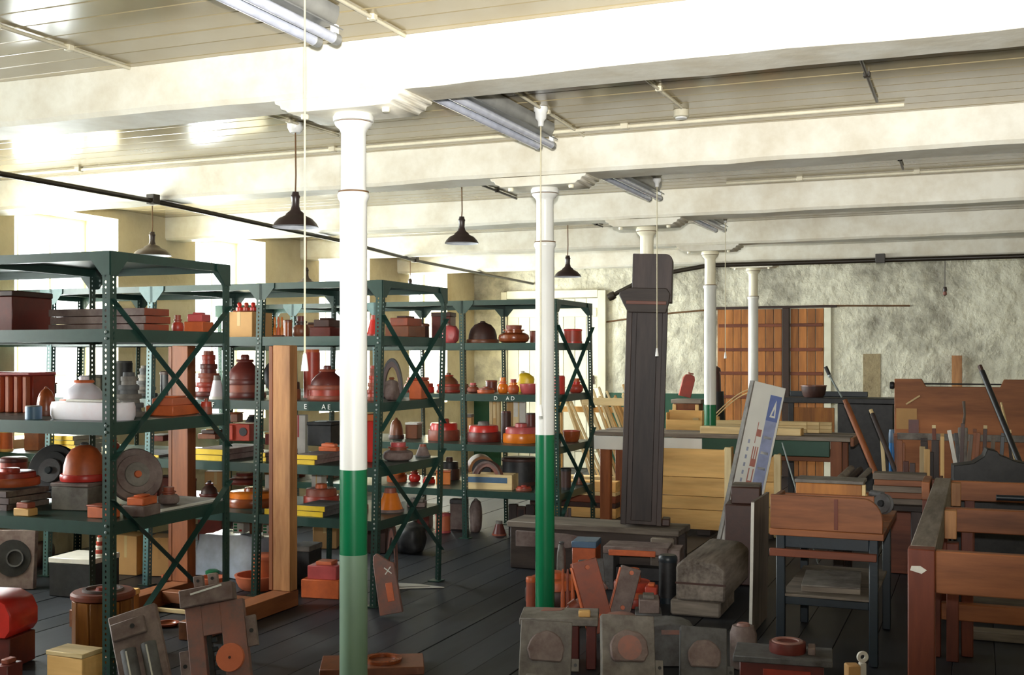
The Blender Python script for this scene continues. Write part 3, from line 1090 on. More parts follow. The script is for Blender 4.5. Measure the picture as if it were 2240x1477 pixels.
def K_block(p, w, dp, h, c):
    bx('lower_block', c[0], -w / 2, w / 2, -dp / 2, dp / 2, 0, h * 0.52, p)
    bx('upper_block', c[1 % len(c)], -w * 0.36, w * 0.4, -dp * 0.42, dp * 0.42, h * 0.52, h * 0.9, p)
    bx('pad', c[-1], -w * 0.2, w * 0.22, -dp * 0.25, dp * 0.25, h * 0.9, h, p)


def K_carton(p, w, dp, h, c):
    bx('carton_body', c[0], -w / 2, w / 2, -dp / 2, dp / 2, 0, h, p, 0.003)
    MB().box(-w * 0.06, w * 0.06, -dp / 2 - 0.001, -dp / 2 - 0.0002, h * 0.45, h).build('tape', c[-1], p)


def K_printed(p, w, dp, h, c):
    """white carton with green bars and a red mark on the front"""
    bx('carton_body', c[0], -w / 2, w / 2, -dp / 2, dp / 2, 0, h, p, 0.003)
    for k in range(3):
        MB().box(-w * 0.42, -w * 0.1, -dp / 2 - 0.0012, -dp / 2 - 0.0002, h * (0.2 + 0.26 * k), h * (0.36 + 0.26 * k)).build('printed_bar', c[1], p)
    MB().box(w * 0.08, w * 0.34, -dp / 2 - 0.0012, -dp / 2 - 0.0002, h * 0.18, h * 0.36).build('printed_mark', c[2], p)


def K_plates(p, w, dp, h, c, back=0.0):
    """one flat pattern plate with a painted front edge"""
    s = bx('plate', c[0], -w / 2, w / 2, -dp / 2 + 0.006 - back, dp / 2 - back, 0, h, p, 0.002)
    MB().box(-w / 2, w / 2, -dp / 2 - back, -dp / 2 + 0.0055 - back, 0, h * 0.97).build('painted_edge', c[-1], s)
    for q in (-0.3, 0.34):
        MB().lathe(capped([(0.011, h + 0.0003), (0.01, h + 0.002)]), 10, (q * w, -0.2 * dp, 0)).build('plug', c[0], s)


def K_ribbed(p, w, dp, h, c):
    bx('trough', c[0], -w / 2, w / 2, -dp / 2 + 0.012, dp / 2, 0, h * 0.92, p)
    n = 7
    for k in range(n):
        x = -w / 2 + w * (k + 0.5) / n
        bx('rib', c[1 % len(c)], x - w * 0.036, x + w * 0.036, -dp / 2 - 0.02, -dp / 2 + 0.0118, 0, h * 0.9, p, 0.005)
    bx('top_rail', c[-1], -w / 2 - 0.006, w / 2 + 0.006, -dp / 2 - 0.024, dp / 2 + 0.004, h * 0.921, h, p)


def K_boat(p, w, dp, h, c):
    """long trough with rounded ends"""
    ol = []
    r = dp / 2
    for k in range(13):
        a = math.pi / 2 - math.pi * k / 12
        ol.append((w / 2 - r + r * math.cos(a), r * math.sin(a)))
    for k in range(13):
        a = -math.pi / 2 - math.pi * k / 12
        ol.append((-w / 2 + r + r * math.cos(a), r * math.sin(a)))
    m = MB()
    n = len(ol)
    prof = [(0.9, 0), (1.0, 0.25), (1.0, 0.75), (0.93, 1.0), (0.8, 1.0)]
    for s, z in prof:
        for (x, y) in ol:
            m.v.append((x + (s - 1) * r * (1 if x > 0 else -1), y * s, z * h))
    for k in range(len(prof) - 1):
        for q in range(n):
            q2 = (q + 1) % n
            m.f.append((k * n + q, k * n + q2, (k + 1) * n + q2, (k + 1) * n + q))
    m.f.append(tuple(range(n)))
    m.f.append(tuple(range((len(prof) - 1) * n, len(prof) * n)))
    m.build('hull', c[0], p)
    bx('cross_bar', c[-1], -w * 0.3, w * 0.3, -dp * 0.2, dp * 0.2, h * 1.001, h * 1.15, p)


def K_arch(p, w, dp, h, c):
    """half ring standing on a base board"""
    R, r = w / 2, w / 2 * 0.66
    ol = [(R * math.cos(math.pi * k / 16), h * 0.12 + h * 0.88 * math.sin(math.pi * k / 16)) for k in range(17)]
    ol += [(r * math.cos(math.pi * k / 16), h * 0.12 + h * 0.66 * math.sin(math.pi * k / 16)) for k in range(16, -1, -1)]
    MB().prism(ol, -dp / 2, dp / 2).build('half_ring', c[0], p)
    ol2 = [(R * 1.0 * math.cos(math.pi * k / 16), h * 0.12 + h * 0.88 * math.sin(math.pi * k / 16)) for k in range(17)]
    ol2 += [(R * 0.9 * math.cos(math.pi * k / 16), h * 0.12 + h * 0.8 * math.sin(math.pi * k / 16)) for k in range(16, -1, -1)]
    MB().prism(ol2, -dp / 2 - 0.012, -dp / 2 - 0.0005).build('flange', c[-1], p)
    bx('base_board', c[-1], -R * 1.02, R * 1.02, -dp / 2, dp / 2, 0, h * 0.119, p)


def K_lump(p, w, dp, h, c):
    """soft bag or sheet lying over something"""
    bm = bmesh.new()
    bmesh.ops.create_icosphere(bm, subdivisions=3, radius=1.0)
    sd = RND.uniform(0, 50)
    for v in bm.verts:
        n = v.co.normalized()
        k = 1 + 0.16 * mnoise.noise(n * 2.1 + Vector((sd, 0, 0))) + 0.06 * mnoise.noise(n * 6 + Vector((0, sd, 0)))
        sq = lambda q: math.copysign(abs(q) ** 0.7, q)
        v.co = Vector((sq(n.x) * k * w / 2 * 0.95, sq(n.y) * k * dp / 2 * 0.95, max(0.0, (sq(n.z) * k * 0.5 + 0.42) * h * 0.98)))
    me = bpy.data.meshes.new('bag')
    bm.to_mesh(me)
    bm.free()
    me.materials.append(MATS[c[0]])
    for q in me.polygons:
        q.use_smooth = True
    link('bag', me, p)
    top = max(v.co.z for v in me.vertices)
    tv = max(me.vertices, key=lambda v: v.co.z)
    MB().lathe(capped([(0.012, 0), (0.02, 0.012), (0.014, 0.02)]), 10, (tv.co.x, tv.co.y, top - 0.006)).build('knot', c[-1], p)


def K_leanwheel(p, w, dp, h, c):
    """disc standing on edge and leaning back: rings and a centre plug"""
    R = h / 2
    tilt = math.radians(76)
    M = rot3(tilt, 0, 0)
    off = (0, 0.0, R * math.sin(tilt) + 0.012)
    def L(name, mat, prof, par):
        return MB().lathe(capped([(r * R, z) for r, z in prof]), 36, off, M).build(name, mat, par)
    L('disc', c[0], [(0.98, -0.02), (1.0, -0.012), (1.0, 0.012), (0.96, 0.02)], p)
    L('ring', c[0], [(0.74, 0.0205), (0.72, 0.032)], p)
    L('ring', c[1 % len(c)], [(0.46, 0.0325), (0.44, 0.042)], p)
    L('plug', c[-1], [(0.14, 0.0425), (0.12, 0.056)], p)


def K_tubeend(p, w, dp, h, c):
    """thick short tube lying with its open end to the front"""
    R = min(w, h) / 2
    M = rot3(math.pi / 2, 0, 0)
    MB().lathe([(0.8 * R, -dp / 2), (R, -dp / 2), (R, dp / 2), (0.8 * R, dp / 2), (0.8 * R, -dp / 2)], 32, (0, 0, R), M).build('shell', c[0], p)
    MB().lathe(capped([(0.79 * R, -dp * 0.3), (0.79 * R, -dp * 0.28)]), 32, (0, 0, R), M).build('inner_disc', c[-1], p)


def K_holebox(p, w, dp, h, c):
    """box with a round core hole in the front"""
    bx('body', c[0], -w / 2, w / 2, -dp / 2, dp / 2, 0, h, p)
    M = rot3(math.pi / 2, 0, 0)
    MB().lathe(capped([(w * 0.17, 0.0), (w * 0.17, 0.003)]), 24, (w * 0.22, -dp / 2 - 0.0002, h * 0.55), M).build('core_hole', c[-1], p)
    bx('batten', c[0], -w * 0.48, -w * 0.2, -dp / 2 - 0.012, -dp / 2 - 0.0002, h * 0.05, h * 0.95, p)


def K_boards(p, w, dp, h, c):  # separate loose boards standing upright, merged into one thing
    n = 3
    for k in range(n):
        bx('board', c[k % len(c)], -w / 2 + w * k / n + 0.002, -w / 2 + w * (k + 1) / n - 0.002, -dp / 2, dp / 2, 0, h * (1 - 0.06 * (k % 2)), p, 0.002)
    bx('label_card', c[-1], -w * 0.12, w * 0.1, -dp / 2 - 0.002, -dp / 2 - 0.0003, h * 0.5, h * 0.85, p, 0)


def K_crate(p, w, dp, h, c):
    """shallow open box of boards with a stamped front"""
    t = 0.014
    bx('front_board', c[0], -w / 2, w / 2, -dp / 2, -dp / 2 + t, 0, h, p, 0.002)
    bx('back_board', c[0], -w / 2, w / 2, dp / 2 - t, dp / 2, 0, h, p, 0.002)
    for s in (-1, 1):
        bx('end_board', c[0], s * w / 2 - (t if s > 0 else 0), s * w / 2 + (t if s < 0 else 0), -dp / 2 + t + 0.001, dp / 2 - t - 0.001, 0, h, p, 0.002)
    bx('bottom_board', c[0], -w / 2 + t + 0.001, w / 2 - t - 0.001, -dp / 2 + t + 0.001, dp / 2 - t - 0.001, 0, 0.012, p, 0)
    MB().box(-w * 0.44, w * 0.4, -dp / 2 - 0.001, -dp / 2 - 0.0003, h * 0.45, h * 0.82).build('stamp', c[-1], p)


KINDS = {k[2:]: v for k, v in globals().items() if k.startswith('K_')}
NAMES = {'drum': 'drum_pattern', 'pulley': 'pulley_pattern', 'tower': 'stepped_pattern', 'bell': 'bell_pattern', 'bowl': 'bowl_pattern',
         'ring': 'ring_pattern', 'dome': 'dome_pattern', 'pot': 'pot_pattern', 'disc': 'disc_pattern', 'cone': 'cone_pattern',
         'cylinder': 'cylinder_pattern', 'skittles': 'spindle_pattern', 'box': 'wooden_box', 'block': 'block_pattern', 'carton': 'cardboard_carton',
         'printed': 'printed_carton', 'plates': 'pattern_plates', 'ribbed': 'ribbed_pattern', 'boat': 'trough_pattern', 'arch': 'arch_pattern',
         'lump': 'plastic_bag', 'leanwheel': 'wheel_pattern', 'tubeend': 'tube_pattern', 'holebox': 'core_box', 'boards': 'upright_boards', 'crate': 'shallow_crate'}
CATS = {'box': 'box', 'carton': 'carton', 'printed': 'carton', 'lump': 'bag', 'boards': 'screen', 'crate': 'crate', 'plates': 'plates', 'holebox': 'box'}
ROUND = ('drum', 'pulley', 'tower', 'bell', 'bowl', 'ring', 'dome', 'pot', 'disc', 'cone', 'cylinder')
PLACED = []


def put(u0, u1, vt, Y, z0, kind, cols, label, dep=None, rz=None, name=None, cat=None, group=None, wide=1.0):
    """stand a pattern at depth Y on a surface of height z0; its outline comes from the photo"""
    uc = (u0 + u1) / 2
    X, d = at_y(uc, Y)
    pw = (u1 - u0) * d / F * wide
    h = max(0.02, z_at(vt, d) - z0)
    if kind in ROUND:
        w, dp = pw, pw
        rz = 0 if rz is None else rz
    else:
        dp = dep if dep else min(0.35, max(0.06, pw * 0.6))
        rz = FACE * RND.uniform(0.3, 1.0) if rz is None else rz
        a = abs(FACE - rz)
        w = max(0.04, (pw - dp * math.sin(a)) / math.cos(a))
    if kind == 'leanwheel':
        Y2 = Y
    if kind == 'plates':
        n = max(1, round(h / 0.034))
        ranks = {1: [''], 2: ['lower ', 'upper '], 3: ['bottom ', 'middle ', 'top ']}.get(n) or ['bottom '] + ['inner '] * (n - 2) + ['top ']
        if n == 4:
            ranks = ['bottom ', 'second lowest ', 'second highest ', 'top ']
        for k in range(n):
            t = thing('pattern_plate', ranks[k] + label, 'plate', (X + RND.uniform(-.012, .012), Y, z0 + 0.0008 + h * k / n), (0, 0, rz + RND.uniform(-.015, .015)), group)
            K_plates(t, w, dp, h / n - 0.0035, cols)
        return t
    t = thing(name or NAMES[kind], label, cat or CATS.get(kind, 'pattern'), (X, Y, z0 + 0.0008), (0, 0, rz), group)
    KINDS[kind](t, w, dp, h, cols)
    PLACED.append((t, X, Y, max(w, dp)))
    return t


def S(row, lev, fy):
    r = ROWS[row]
    return r['yf'] + (r['yr'] - r['yf']) * fy, (r['z'][lev] if lev is not None else 0.0)


def shelf_items(row, lev, items, group):
    for it in items:
        u0, u1, vt, fy, kind, cols, label = it[:7]
        kw = it[7] if len(it) > 7 else {}
        Y, z = S(row, lev, fy)
        put(u0, u1, vt, Y, z + kw.pop('lift', 0.0), kind, cols, label, group=group, **kw)


# --- nearest row
shelf_items('A', 1, [
    (-28, 95, 640, .42, 'box', ['maroon', 'umber'], 'dark maroon wooden box on the upper shelf of the white-trough shelving row', {'dep': .3, 'rz': 0.1}),
    (104, 372, 676, .6, 'plates', ['rust', 'mauve_grey'], 'long rusty brown flat pattern board beside the dark maroon box', {'dep': .2, 'rz': 0.02}),
    (376, 402, 690, .88, 'pot', ['red', 'rust'], 'small red turned pattern between a long flat board and a pink stepped block', {}),
    (408, 462, 684, .86, 'block', ['orange', 'pink', 'pink'], 'pink and orange stepped block at the end of the upper shelf', {'dep': .13, 'rz': .2}),
], 'patterns on the white-trough row, upper shelf')
shelf_items('A', 2, [
    (-60, 118, 814, .7, 'ribbed', ['red', 'terracotta', 'pink'], 'orange ribbed trough pattern with a pink top rail', {'dep': .18, 'rz': .05}),
    (92, 314, 880, .2, 'boat', ['white', 'offwhite'], 'long white trough pattern with rounded ends at the shelf front', {'dep': .15, 'rz': .02}),
    (132, 236, 822, .44, 'bell', ['orange', 'white', 'white'], 'white topped turned pattern on an orange body behind the long white trough', {}),
    (246, 318, 815, .5, 'tower', ['grey', 'slate'], 'grey stepped cone pattern behind the white trough', {}),
    (332, 428, 866, .76, 'block', ['orange', 'terracotta', 'orange'], 'bright orange block pattern at the end of the middle shelf', {'dep': .26, 'rz': .1}),
    (78, 124, 846, .4, 'dome', ['brown', 'chestnut', 'chestnut'], 'glossy brown domed pattern beside the orange ribbed trough', {}),
    (56, 91, 888, .1, 'cylinder', ['blue', 'grey'], 'blue-grey tin standing at the end of the white trough', {}),
], 'patterns on the white-trough row, middle shelf')
shelf_items('A', 3, [
    (-40, 84, 1024, .3, 'disc', ['orange', 'red', 'red'], 'flat orange ring pattern on the lower shelf', {'lift': .108}),
    (-46, 96, 1066, .3, 'plates', ['weathered', 'umber'], 'grey weathered board under the flat orange ring', {'dep': .28, 'rz': 0}),
    (84, 150, 976, .62, 'leanwheel', ['black', 'slate', 'iron'], 'black wheel pattern standing on edge on the lower shelf', {'rz': .2}),
    (134, 236, 968, .42, 'dome', ['scarlet', 'orange', 'slate'], 'orange and grey domed hub standing on a grey block', {'lift': .138}),
    (128, 240, 1052, .42, 'box', ['grey', 'mauve_grey'], 'square grey block carrying the orange hub', {'dep': .24, 'rz': .15}),
    (258, 334, 985, .55, 'leanwheel', ['mauve_grey', 'grey', 'orange'], 'grey wheel pattern with an orange centre leaning at the end of the lower shelf', {'rz': 1.0, 'lift': .014}),
    (30, 82, 1096, .05, 'block', ['pine', 'rust', 'grey'], 'small pine block at the front edge of the lower shelf', {'dep': .06, 'rz': 0}),
    (192, 262, 1104, .15, 'box', ['orange', 'rust'], 'low orange box at the front corner post of the lower shelf', {'dep': .08, 'rz': 0}),
    (275, 345, 1082, .3, 'block', ['mauve_grey', 'orange', 'orange'], 'grey and orange flat pattern at the end of the lower shelf', {'dep': .14, 'rz': .1}),
], 'patterns on the white-trough row, lower shelf')
X0_, d0_ = at_y(410, 4.8)
t = thing('loose_panel', 'pale grey loose panel laid over the end of the lower shelf', 'panel', (-3.87, 4.77, 0.8345))
bx('panel_sheet', 'grey', -.15, .15, -.24, .25, 0.0005, .012, t, .001)
bx('edge_strip', 'offwhite', .1501, .165, -.24, .25, 0.0005, .013, t, .001)

# --- middle row
shelf_items('C', 1, [
    (500, 590, 684, .3, 'carton', ['carton', 'tape'], 'tan cardboard carton with a strip of yellow tape', {'dep': .26, 'rz': .05}),
    (512, 566, 662, .3, 'skittles', ['scarlet', 'red', 'rust'], 'red turned spindles standing on top of the tan carton', {'lift': .178, 'dep': .12, 'rz': .2}),
    (596, 622, 694, .35, 'skittles', ['amber', 'orange', 'brown'], 'little amber spindles beside the tan carton', {'dep': .06, 'rz': .3}),
    (640, 678, 692, .5, 'pot', ['brown', 'umber', 'maroon'], 'dark brown turned pot behind the hanging cord', {}),
    (682, 748, 696, .5, 'block', ['maroon', 'umber', 'umber'], 'dark red stepped block beside the faded-foot column', {'dep': .22, 'rz': .1}),
    (801, 838, 690, .5, 'cone', ['red', 'scarlet', 'red'], 'small scarlet cone pattern just past the faded-foot column', {}),
    (846, 928, 692, .62, 'block', ['brown', 'rust', 'umber'], 'large brown weathered block at the end of the upper shelf', {'dep': .28, 'rz': .05}),
], 'patterns on the yellow-plate row, upper shelf')
shelf_items('C', 2, [
    (252, 290, 790, .5, 'cylinder', ['black', 'slate'], 'black drum standing behind the white-trough row', {}),
    (292, 344, 800, .35, 'tower', ['slate', 'grey'], 'grey stepped pulley behind the white-trough row\'s end post', {}),
    (424, 488, 768, .58, 'tower', ['maroon', 'red', 'rust'], 'tall stepped dark red pulley stack behind the wooden rack post', {}),
    (458, 492, 822, .1, 'cone', ['offwhite', 'white', 'grey'], 'pale grey cone beside the dark red pulley stack', {}),
    (490, 582, 776, .45, 'bell', ['maroon', 'rust', 'maroon'], 'large reddish brown bell pattern with flanges', {}),
    (594, 626, 790, .5, 'leanwheel', ['black', 'umber', 'brown'], 'black wheel pattern standing on edge beside the bell', {'rz': 1.4}),
    (664, 700, 765, .6, 'cylinder', ['red', 'orange'], 'upright red cylinder beside the hanging cord toggle', {}),
    (672, 760, 800, .3, 'bell', ['rust', 'red', 'maroon'], 'broad red flanged pattern half hidden by the faded-foot column', {}),
    (800, 832, 800, .3, 'tower', ['rust', 'red'], 'red stepped pattern against the corner post', {}),
    (834, 882, 784, .8, 'arch', ['umber', 'black'], 'dark arched pattern at the back of the shelf end', {'dep': .1, 'rz': .4}),
    (838, 876, 826, .42, 'lump', ['mauve_grey', 'brown'], 'crumpled grey-brown bag at the end of the middle shelf', {'dep': .16}),
    (896, 936, 826, .75, 'box', ['orange', 'red'], 'orange lidded box at the end of the middle shelf', {'dep': .14, 'rz': .1}),
], 'patterns on the yellow-plate row, middle shelf')
shelf_items('C', 3, [
    (64, 102, 938, .3, 'box', ['chestnut', 'pine'], 'brown box with a pale lid seen through the white-trough row', {'dep': .2}),
    (0, 28, 940, .08, 'drum', ['orange', 'pine'], 'orange drum seen through the white-trough row beside the brown box', {}),
    (118, 216, 950, .25, 'plates', ['offwhite', 'yellow'], 'white plate with a yellow edge seen through the white-trough row', {'dep': .3, 'rz': 0}),
    (268, 420, 992, .3, 'plates', ['slate', 'yellow'], 'grey plate with a yellow edge behind the end of the white-trough row', {'dep': .4, 'rz': 0}),
    (436, 566, 976, .3, 'plates', ['mauve_grey', 'yellow'], 'mauve plate with a bright yellow edge between the rack posts', {'dep': .5, 'rz': .02}),
    (502, 572, 926, .3, 'holebox', ['red', 'black'], 'red core box with a round black hole on the yellow edged plates', {'lift': .125, 'dep': .2, 'rz': .1}),
    (436, 490, 938, .4, 'block', ['brown', 'umber', 'pine'], 'brown block pattern beside the red core box', {'lift': .12, 'dep': .14, 'rz': .1}),
    (576, 640, 985, .35, 'plates', ['mauve_grey', 'yellow'], 'mauve plate with a yellow edge behind the pale rack post', {'dep': .4, 'rz': 0}),
    (584, 618, 945, .35, 'box', ['maroon', 'pine'], 'small dark red box with a pale lid on the mauve plates', {'lift': .1, 'dep': .14}),
    (648, 760, 988, .3, 'plates', ['mauve_grey', 'yellow'], 'mauve plate with a yellow edge running behind the faded-foot column', {'dep': .5, 'rz': .03}),
    (676, 748, 922, .55, 'box', ['black', 'black'], 'black box standing on the plates beside the faded-foot column', {'lift': .09, 'dep': .2, 'rz': .1}),
    (696, 744, 969, .04, 'block', ['orange', 'terracotta', 'orange'], 'small orange block in front of the black box', {'lift': .093, 'dep': .05, 'rz': 0}),
    (640, 672, 908, .7, 'carton', ['offwhite', 'pink'], 'white carton behind the black box', {'dep': .1}),
    (800, 830, 906, .4, 'box', ['scarlet', 'orange'], 'scarlet upright box by the corner post', {'dep': .12, 'rz': .1}),
    (838, 904, 968, .55, 'pot', ['mauve_grey', 'rust', 'pink'], 'dusty red turned pattern with a tall spigot at the lower shelf end', {}),
    (908, 942, 972, .9, 'cone', ['slate', 'mauve_grey', 'rust'], 'grey cone pattern at the back of the lower shelf end', {}),
], 'patterns on the yellow-plate row, third shelf')
shelf_items('C', 4, [
    (498, 574, 1034, .4, 'pot', ['maroon', 'brown', 'maroon'], 'dark brown turned pot standing on an orange disc', {'lift': .144}),
    (494, 616, 1066, .4, 'disc', ['chestnut', 'amber', 'chestnut'], 'broad amber disc pattern on the lowest shelf of the yellow-plate row', {}),
    (345, 385, 1042, .4, 'holebox', ['maroon', 'black'], 'dark red core box seen beside the brown rack post', {'dep': .2}),
    (436, 480, 1052, .4, 'bell', ['maroon', 'rust', 'umber'], 'dark red flanged pattern beside the grey end panel', {}),
    (586, 640, 1108, .15, 'plates', ['mauve_grey', 'yellow'], 'short yellow edged plate at the foot of the pale rack post', {'dep': .22, 'rz': 0}),
    (650, 755, 1100, .2, 'plates', ['slate', 'yellow'], 'grey plate with a yellow edge low down behind the faded-foot column', {'dep': .3, 'rz': 0}),
    (664, 742, 1058, .55, 'disc', ['red', 'rust', 'orange'], 'red turned disc on the lowest shelf beside the faded-foot column', {}),
    (584, 618, 1028, .86, 'box', ['offwhite', 'pine'], 'off-white box with a pale lid behind the pale rack post', {'dep': .15}),
    (684, 712, 1034, .82, 'carton', ['offwhite', 'tape'], 'cream carton on the lowest shelf near the faded-foot column', {'dep': .12}),
    (824, 884, 1068, .48, 'cone', ['mauve_grey', 'amber', 'rust'], 'low amber topped cone at the end of the lowest shelf', {}),
    (892, 932, 1088, .82, 'block', ['mauve_grey', 'grey', 'slate'], 'grey stepped block at the back corner of the lowest shelf', {'dep': .16}),
], 'patterns on the yellow-plate row, lowest shelf')

# --- farthest row
shelf_items('E', 1, [
    (965, 1006, 708, .3, 'lump', ['pink', 'offwhite'], 'pink pattern wrapped in clear plastic', {'dep': .16}),
    (1020, 1092, 703, .5, 'dome', ['brown', 'umber', 'umber'], 'large brown domed pattern like a tortoise shell', {}),
    (1090, 1158, 712, .35, 'pot', ['chestnut', 'chestnut', 'rust'], 'glossy chestnut turned pattern with a wide collar', {}),
    (1158, 1180, 724, .6, 'drum', ['rust', 'brown'], 'small rusty drum half hidden by the chipped green column', {}),
    (1230, 1274, 720, .7, 'drum', ['red', 'scarlet'], 'orange-red drum alone at the end of the upper shelf', {}),
    (945, 996, 684, .75, 'box', ['maroon', 'umber'], 'dark red box at the back of the upper shelf', {'dep': .2}),
], 'patterns on the lath-side row, upper shelf')
shelf_items('E', 2, [
    (954, 1008, 816, .4, 'bell', ['red', 'rust', 'brown'], 'rusty flanged pattern with a crumpled cover', {}),
    (1022, 1048, 838, .4, 'pot', ['rust', 'brown', 'pink'], 'small rusty turned pot, one of the pair by the post', {}),
    (1044, 1082, 846, .3, 'disc', ['orange', 'rust', 'rust'], 'low orange disc between the little pots', {}),
    (1088, 1112, 826, .35, 'pot', ['amber', 'orange', 'amber'], 'glossy amber pot above the chalked letters', {}),
    (1110, 1136, 830, .35, 'pot', ['orange', 'amber', 'red'], 'glossy orange pot next to the pink bowl', {}),
    (1136, 1180, 840, .35, 'bowl', ['pink', 'pink'], 'pink bowl pattern beside the chipped green column', {}),
    (1130, 1170, 812, .62, 'lump', ['yellow', 'offwhite'], 'clear bag of yellow pieces behind the pink bowl', {'dep': .12}),
    (1208, 1236, 822, .4, 'cylinder', ['scarlet', 'pink'], 'scarlet cylinder in a plastic bag beside the end post', {}),
    (1244, 1276, 828, .78, 'pot', ['red', 'scarlet', 'orange'], 'shiny red pot at the end of the middle shelf', {}),
], 'patterns on the lath-side row, middle shelf')
shelf_items('E', 3, [
    (936, 1006, 916, .4, 'disc', ['rust', 'scarlet', 'red'], 'red and rust disc pattern behind the yellow-plate row\'s end post', {}),
    (1020, 1096, 922, .4, 'disc', ['maroon', 'scarlet', 'grey'], 'bright red disc pattern with a grey top ring', {}),
    (1100, 1180, 926, .4, 'disc', ['amber', 'pink', 'pink'], 'pink disc pattern with an amber base ring', {}),
    (1070, 1096, 872, .88, 'boards', ['pale_pine_z', 'pine_z', 'pale_pine_z'], 'pale pine boards standing behind the bright red disc', {'dep': .03, 'rz': 0}),
    (1108, 1152, 866, .9, 'boards', ['pine_z', 'pale_pine_z', 'offwhite'], 'pale pine boards with a white card behind the pink disc', {'dep': .03, 'rz': 0}),
    (1230, 1270, 942, .7, 'bowl', ['chestnut', 'red'], 'chestnut bowl at the end of the third shelf', {}),
], 'patterns on the lath-side row, third shelf')
shelf_items('E', 4, [
    (1018, 1134, 1036, .2, 'crate', ['pale_pine', 'blue'], 'shallow pale pine crate with a blurred blue stamp', {'dep': .2, 'rz': .1}),
    (1030, 1104, 1008, .2, 'arch', ['dusty_pink', 'mauve_grey'], 'dusty pink half ring standing in the stamped crate', {'lift': .014, 'dep': .07, 'rz': .1}),
    (1020, 1086, 978, .68, 'tubeend', ['stave', 'black'], 'thick golden brown tube lying open end forward behind the crate', {'dep': .3, 'rz': .5}),
    (1096, 1180, 1000, .65, 'drum', ['black', 'umber'], 'big black drum behind the chipped green column', {}),
    (1128, 1164, 1062, .15, 'disc', ['rust', 'red', 'red'], 'small rust red disc beside the stamped crate', {}),
    (955, 986, 1028, .35, 'box', ['amber', 'orange'], 'bright amber block beside the lath-side row\'s post', {'dep': .12}),
    (925, 952, 1040, .4, 'disc', ['scarlet', 'red', 'red'], 'small scarlet disc on the fourth shelf', {}),
    (960, 1006, 1000, .75, 'disc', ['umber', 'black', 'umber'], 'dark brown disc behind the amber block', {}),
    (1224, 1250, 1024, .38, 'drum', ['umber', 'black'], 'dark drum at the end of the fourth shelf', {}),
    (1252, 1280, 1030, .84, 'dome', ['brown', 'brown', 'rust'], 'small brown dome at the end of the fourth shelf', {}),
], 'patterns on the lath-side row, fourth shelf')

# --- standing on the floor in and around the shelving
floor_items = [
    (952, 986, 1122, 9.35, 'drum', ['terracotta', 'pink'], 'terracotta drum of two stacked halves at the foot of the lath-side row', {}),
    (985, 1022, 1092, 9.6, 'box', ['mauve_grey', 'slate'], 'grey upright block behind the terracotta drum', {'dep': .12}),
    (1024, 1058, 1086, 9.5, 'lump', ['mauve_grey', 'grey'], 'tall grey rounded sack under the lath-side row', {'dep': .16}),
    (1076, 1108, 1140, 9.4, 'cone', ['rust', 'maroon', 'grey'], 'rust cone with a grey tip under the lath-side row', {}),
    (1112, 1172, 1104, 9.45, 'boards', ['dark_timber', 'umber', 'dark_timber'], 'dark upright boards under the lath-side row beside the chipped green column', {'dep': .06, 'rz': .1}),
    (514, 546, 1140, 7.03, 'printed', ['offwhite', 'leafgreen', 'scarlet'], 'white carton printed with green bars beside the brown block', {'dep': .14, 'rz': .2, 'z0': .303}),
    (578, 610, 1143, 7.03, 'printed', ['offwhite', 'leafgreen', 'scarlet'], 'white carton with green bars and a red mark behind the pale rack post', {'dep': .14, 'rz': .2, 'z0': .303}),
    (549, 574, 1134, 7.03, 'box', ['brown', 'umber'], 'brown block between the two printed cartons', {'dep': .12, 'rz': .2, 'z0': .303}),
    (640, 700, 1190, 6.9, 'box', ['black', 'grey'], 'black box with a grey top under the yellow-plate row', {'dep': .2, 'rz': .1}),
    (846, 870, 1142, 7.0, 'arch', ['dusty_pink', 'umber'], 'pale brown hooked pattern under the end of the yellow-plate row', {'dep': .08}),
]
for u0, u1, vt, Y, kind, cols, lab, kw in floor_items:
    put(u0, u1, vt, Y, kw.pop('z0', 0.0), kind, cols, lab, group='things on the floor under the shelving', **kw)

# --- more stock filling the backs of the shelves
shelf_items('C', 1, [
    (300, 338, 694, .6, 'disc', ['rust', 'maroon', 'brown'], 'brown turned disc behind the long flat board of the white-trough row', {}),
    (620, 640, 700, .75, 'drum', ['chestnut', 'brown'], 'small chestnut drum between the amber spindles and the dark pot', {}),
    (752, 800, 700, .6, 'disc', ['maroon', 'rust', 'rust'], 'dark red disc behind the faded-foot column', {}),
], 'patterns on the yellow-plate row, upper shelf')
shelf_items('C', 2, [
    (350, 392, 812, .45, 'drum', ['black', 'umber'], 'black drum behind the crossing of the white-trough row\'s brace', {}),
    (200, 236, 820, .6, 'box', ['grey', 'slate'], 'grey lidded box behind the white topped pattern', {'dep': .14}),
    (62, 116, 838, .5, 'box', ['maroon', 'rust'], 'dark red box seen behind the glossy brown dome', {'dep': .2}),
    (626, 658, 826, .25, 'disc', ['brown', 'umber', 'rust'], 'low brown disc between the black wheel and the upright red cylinder', {}),
    (768, 800, 812, .55, 'drum', ['rust', 'red'], 'rusty drum directly behind the faded-foot column', {}),
], 'patterns on the yellow-plate row, middle shelf')
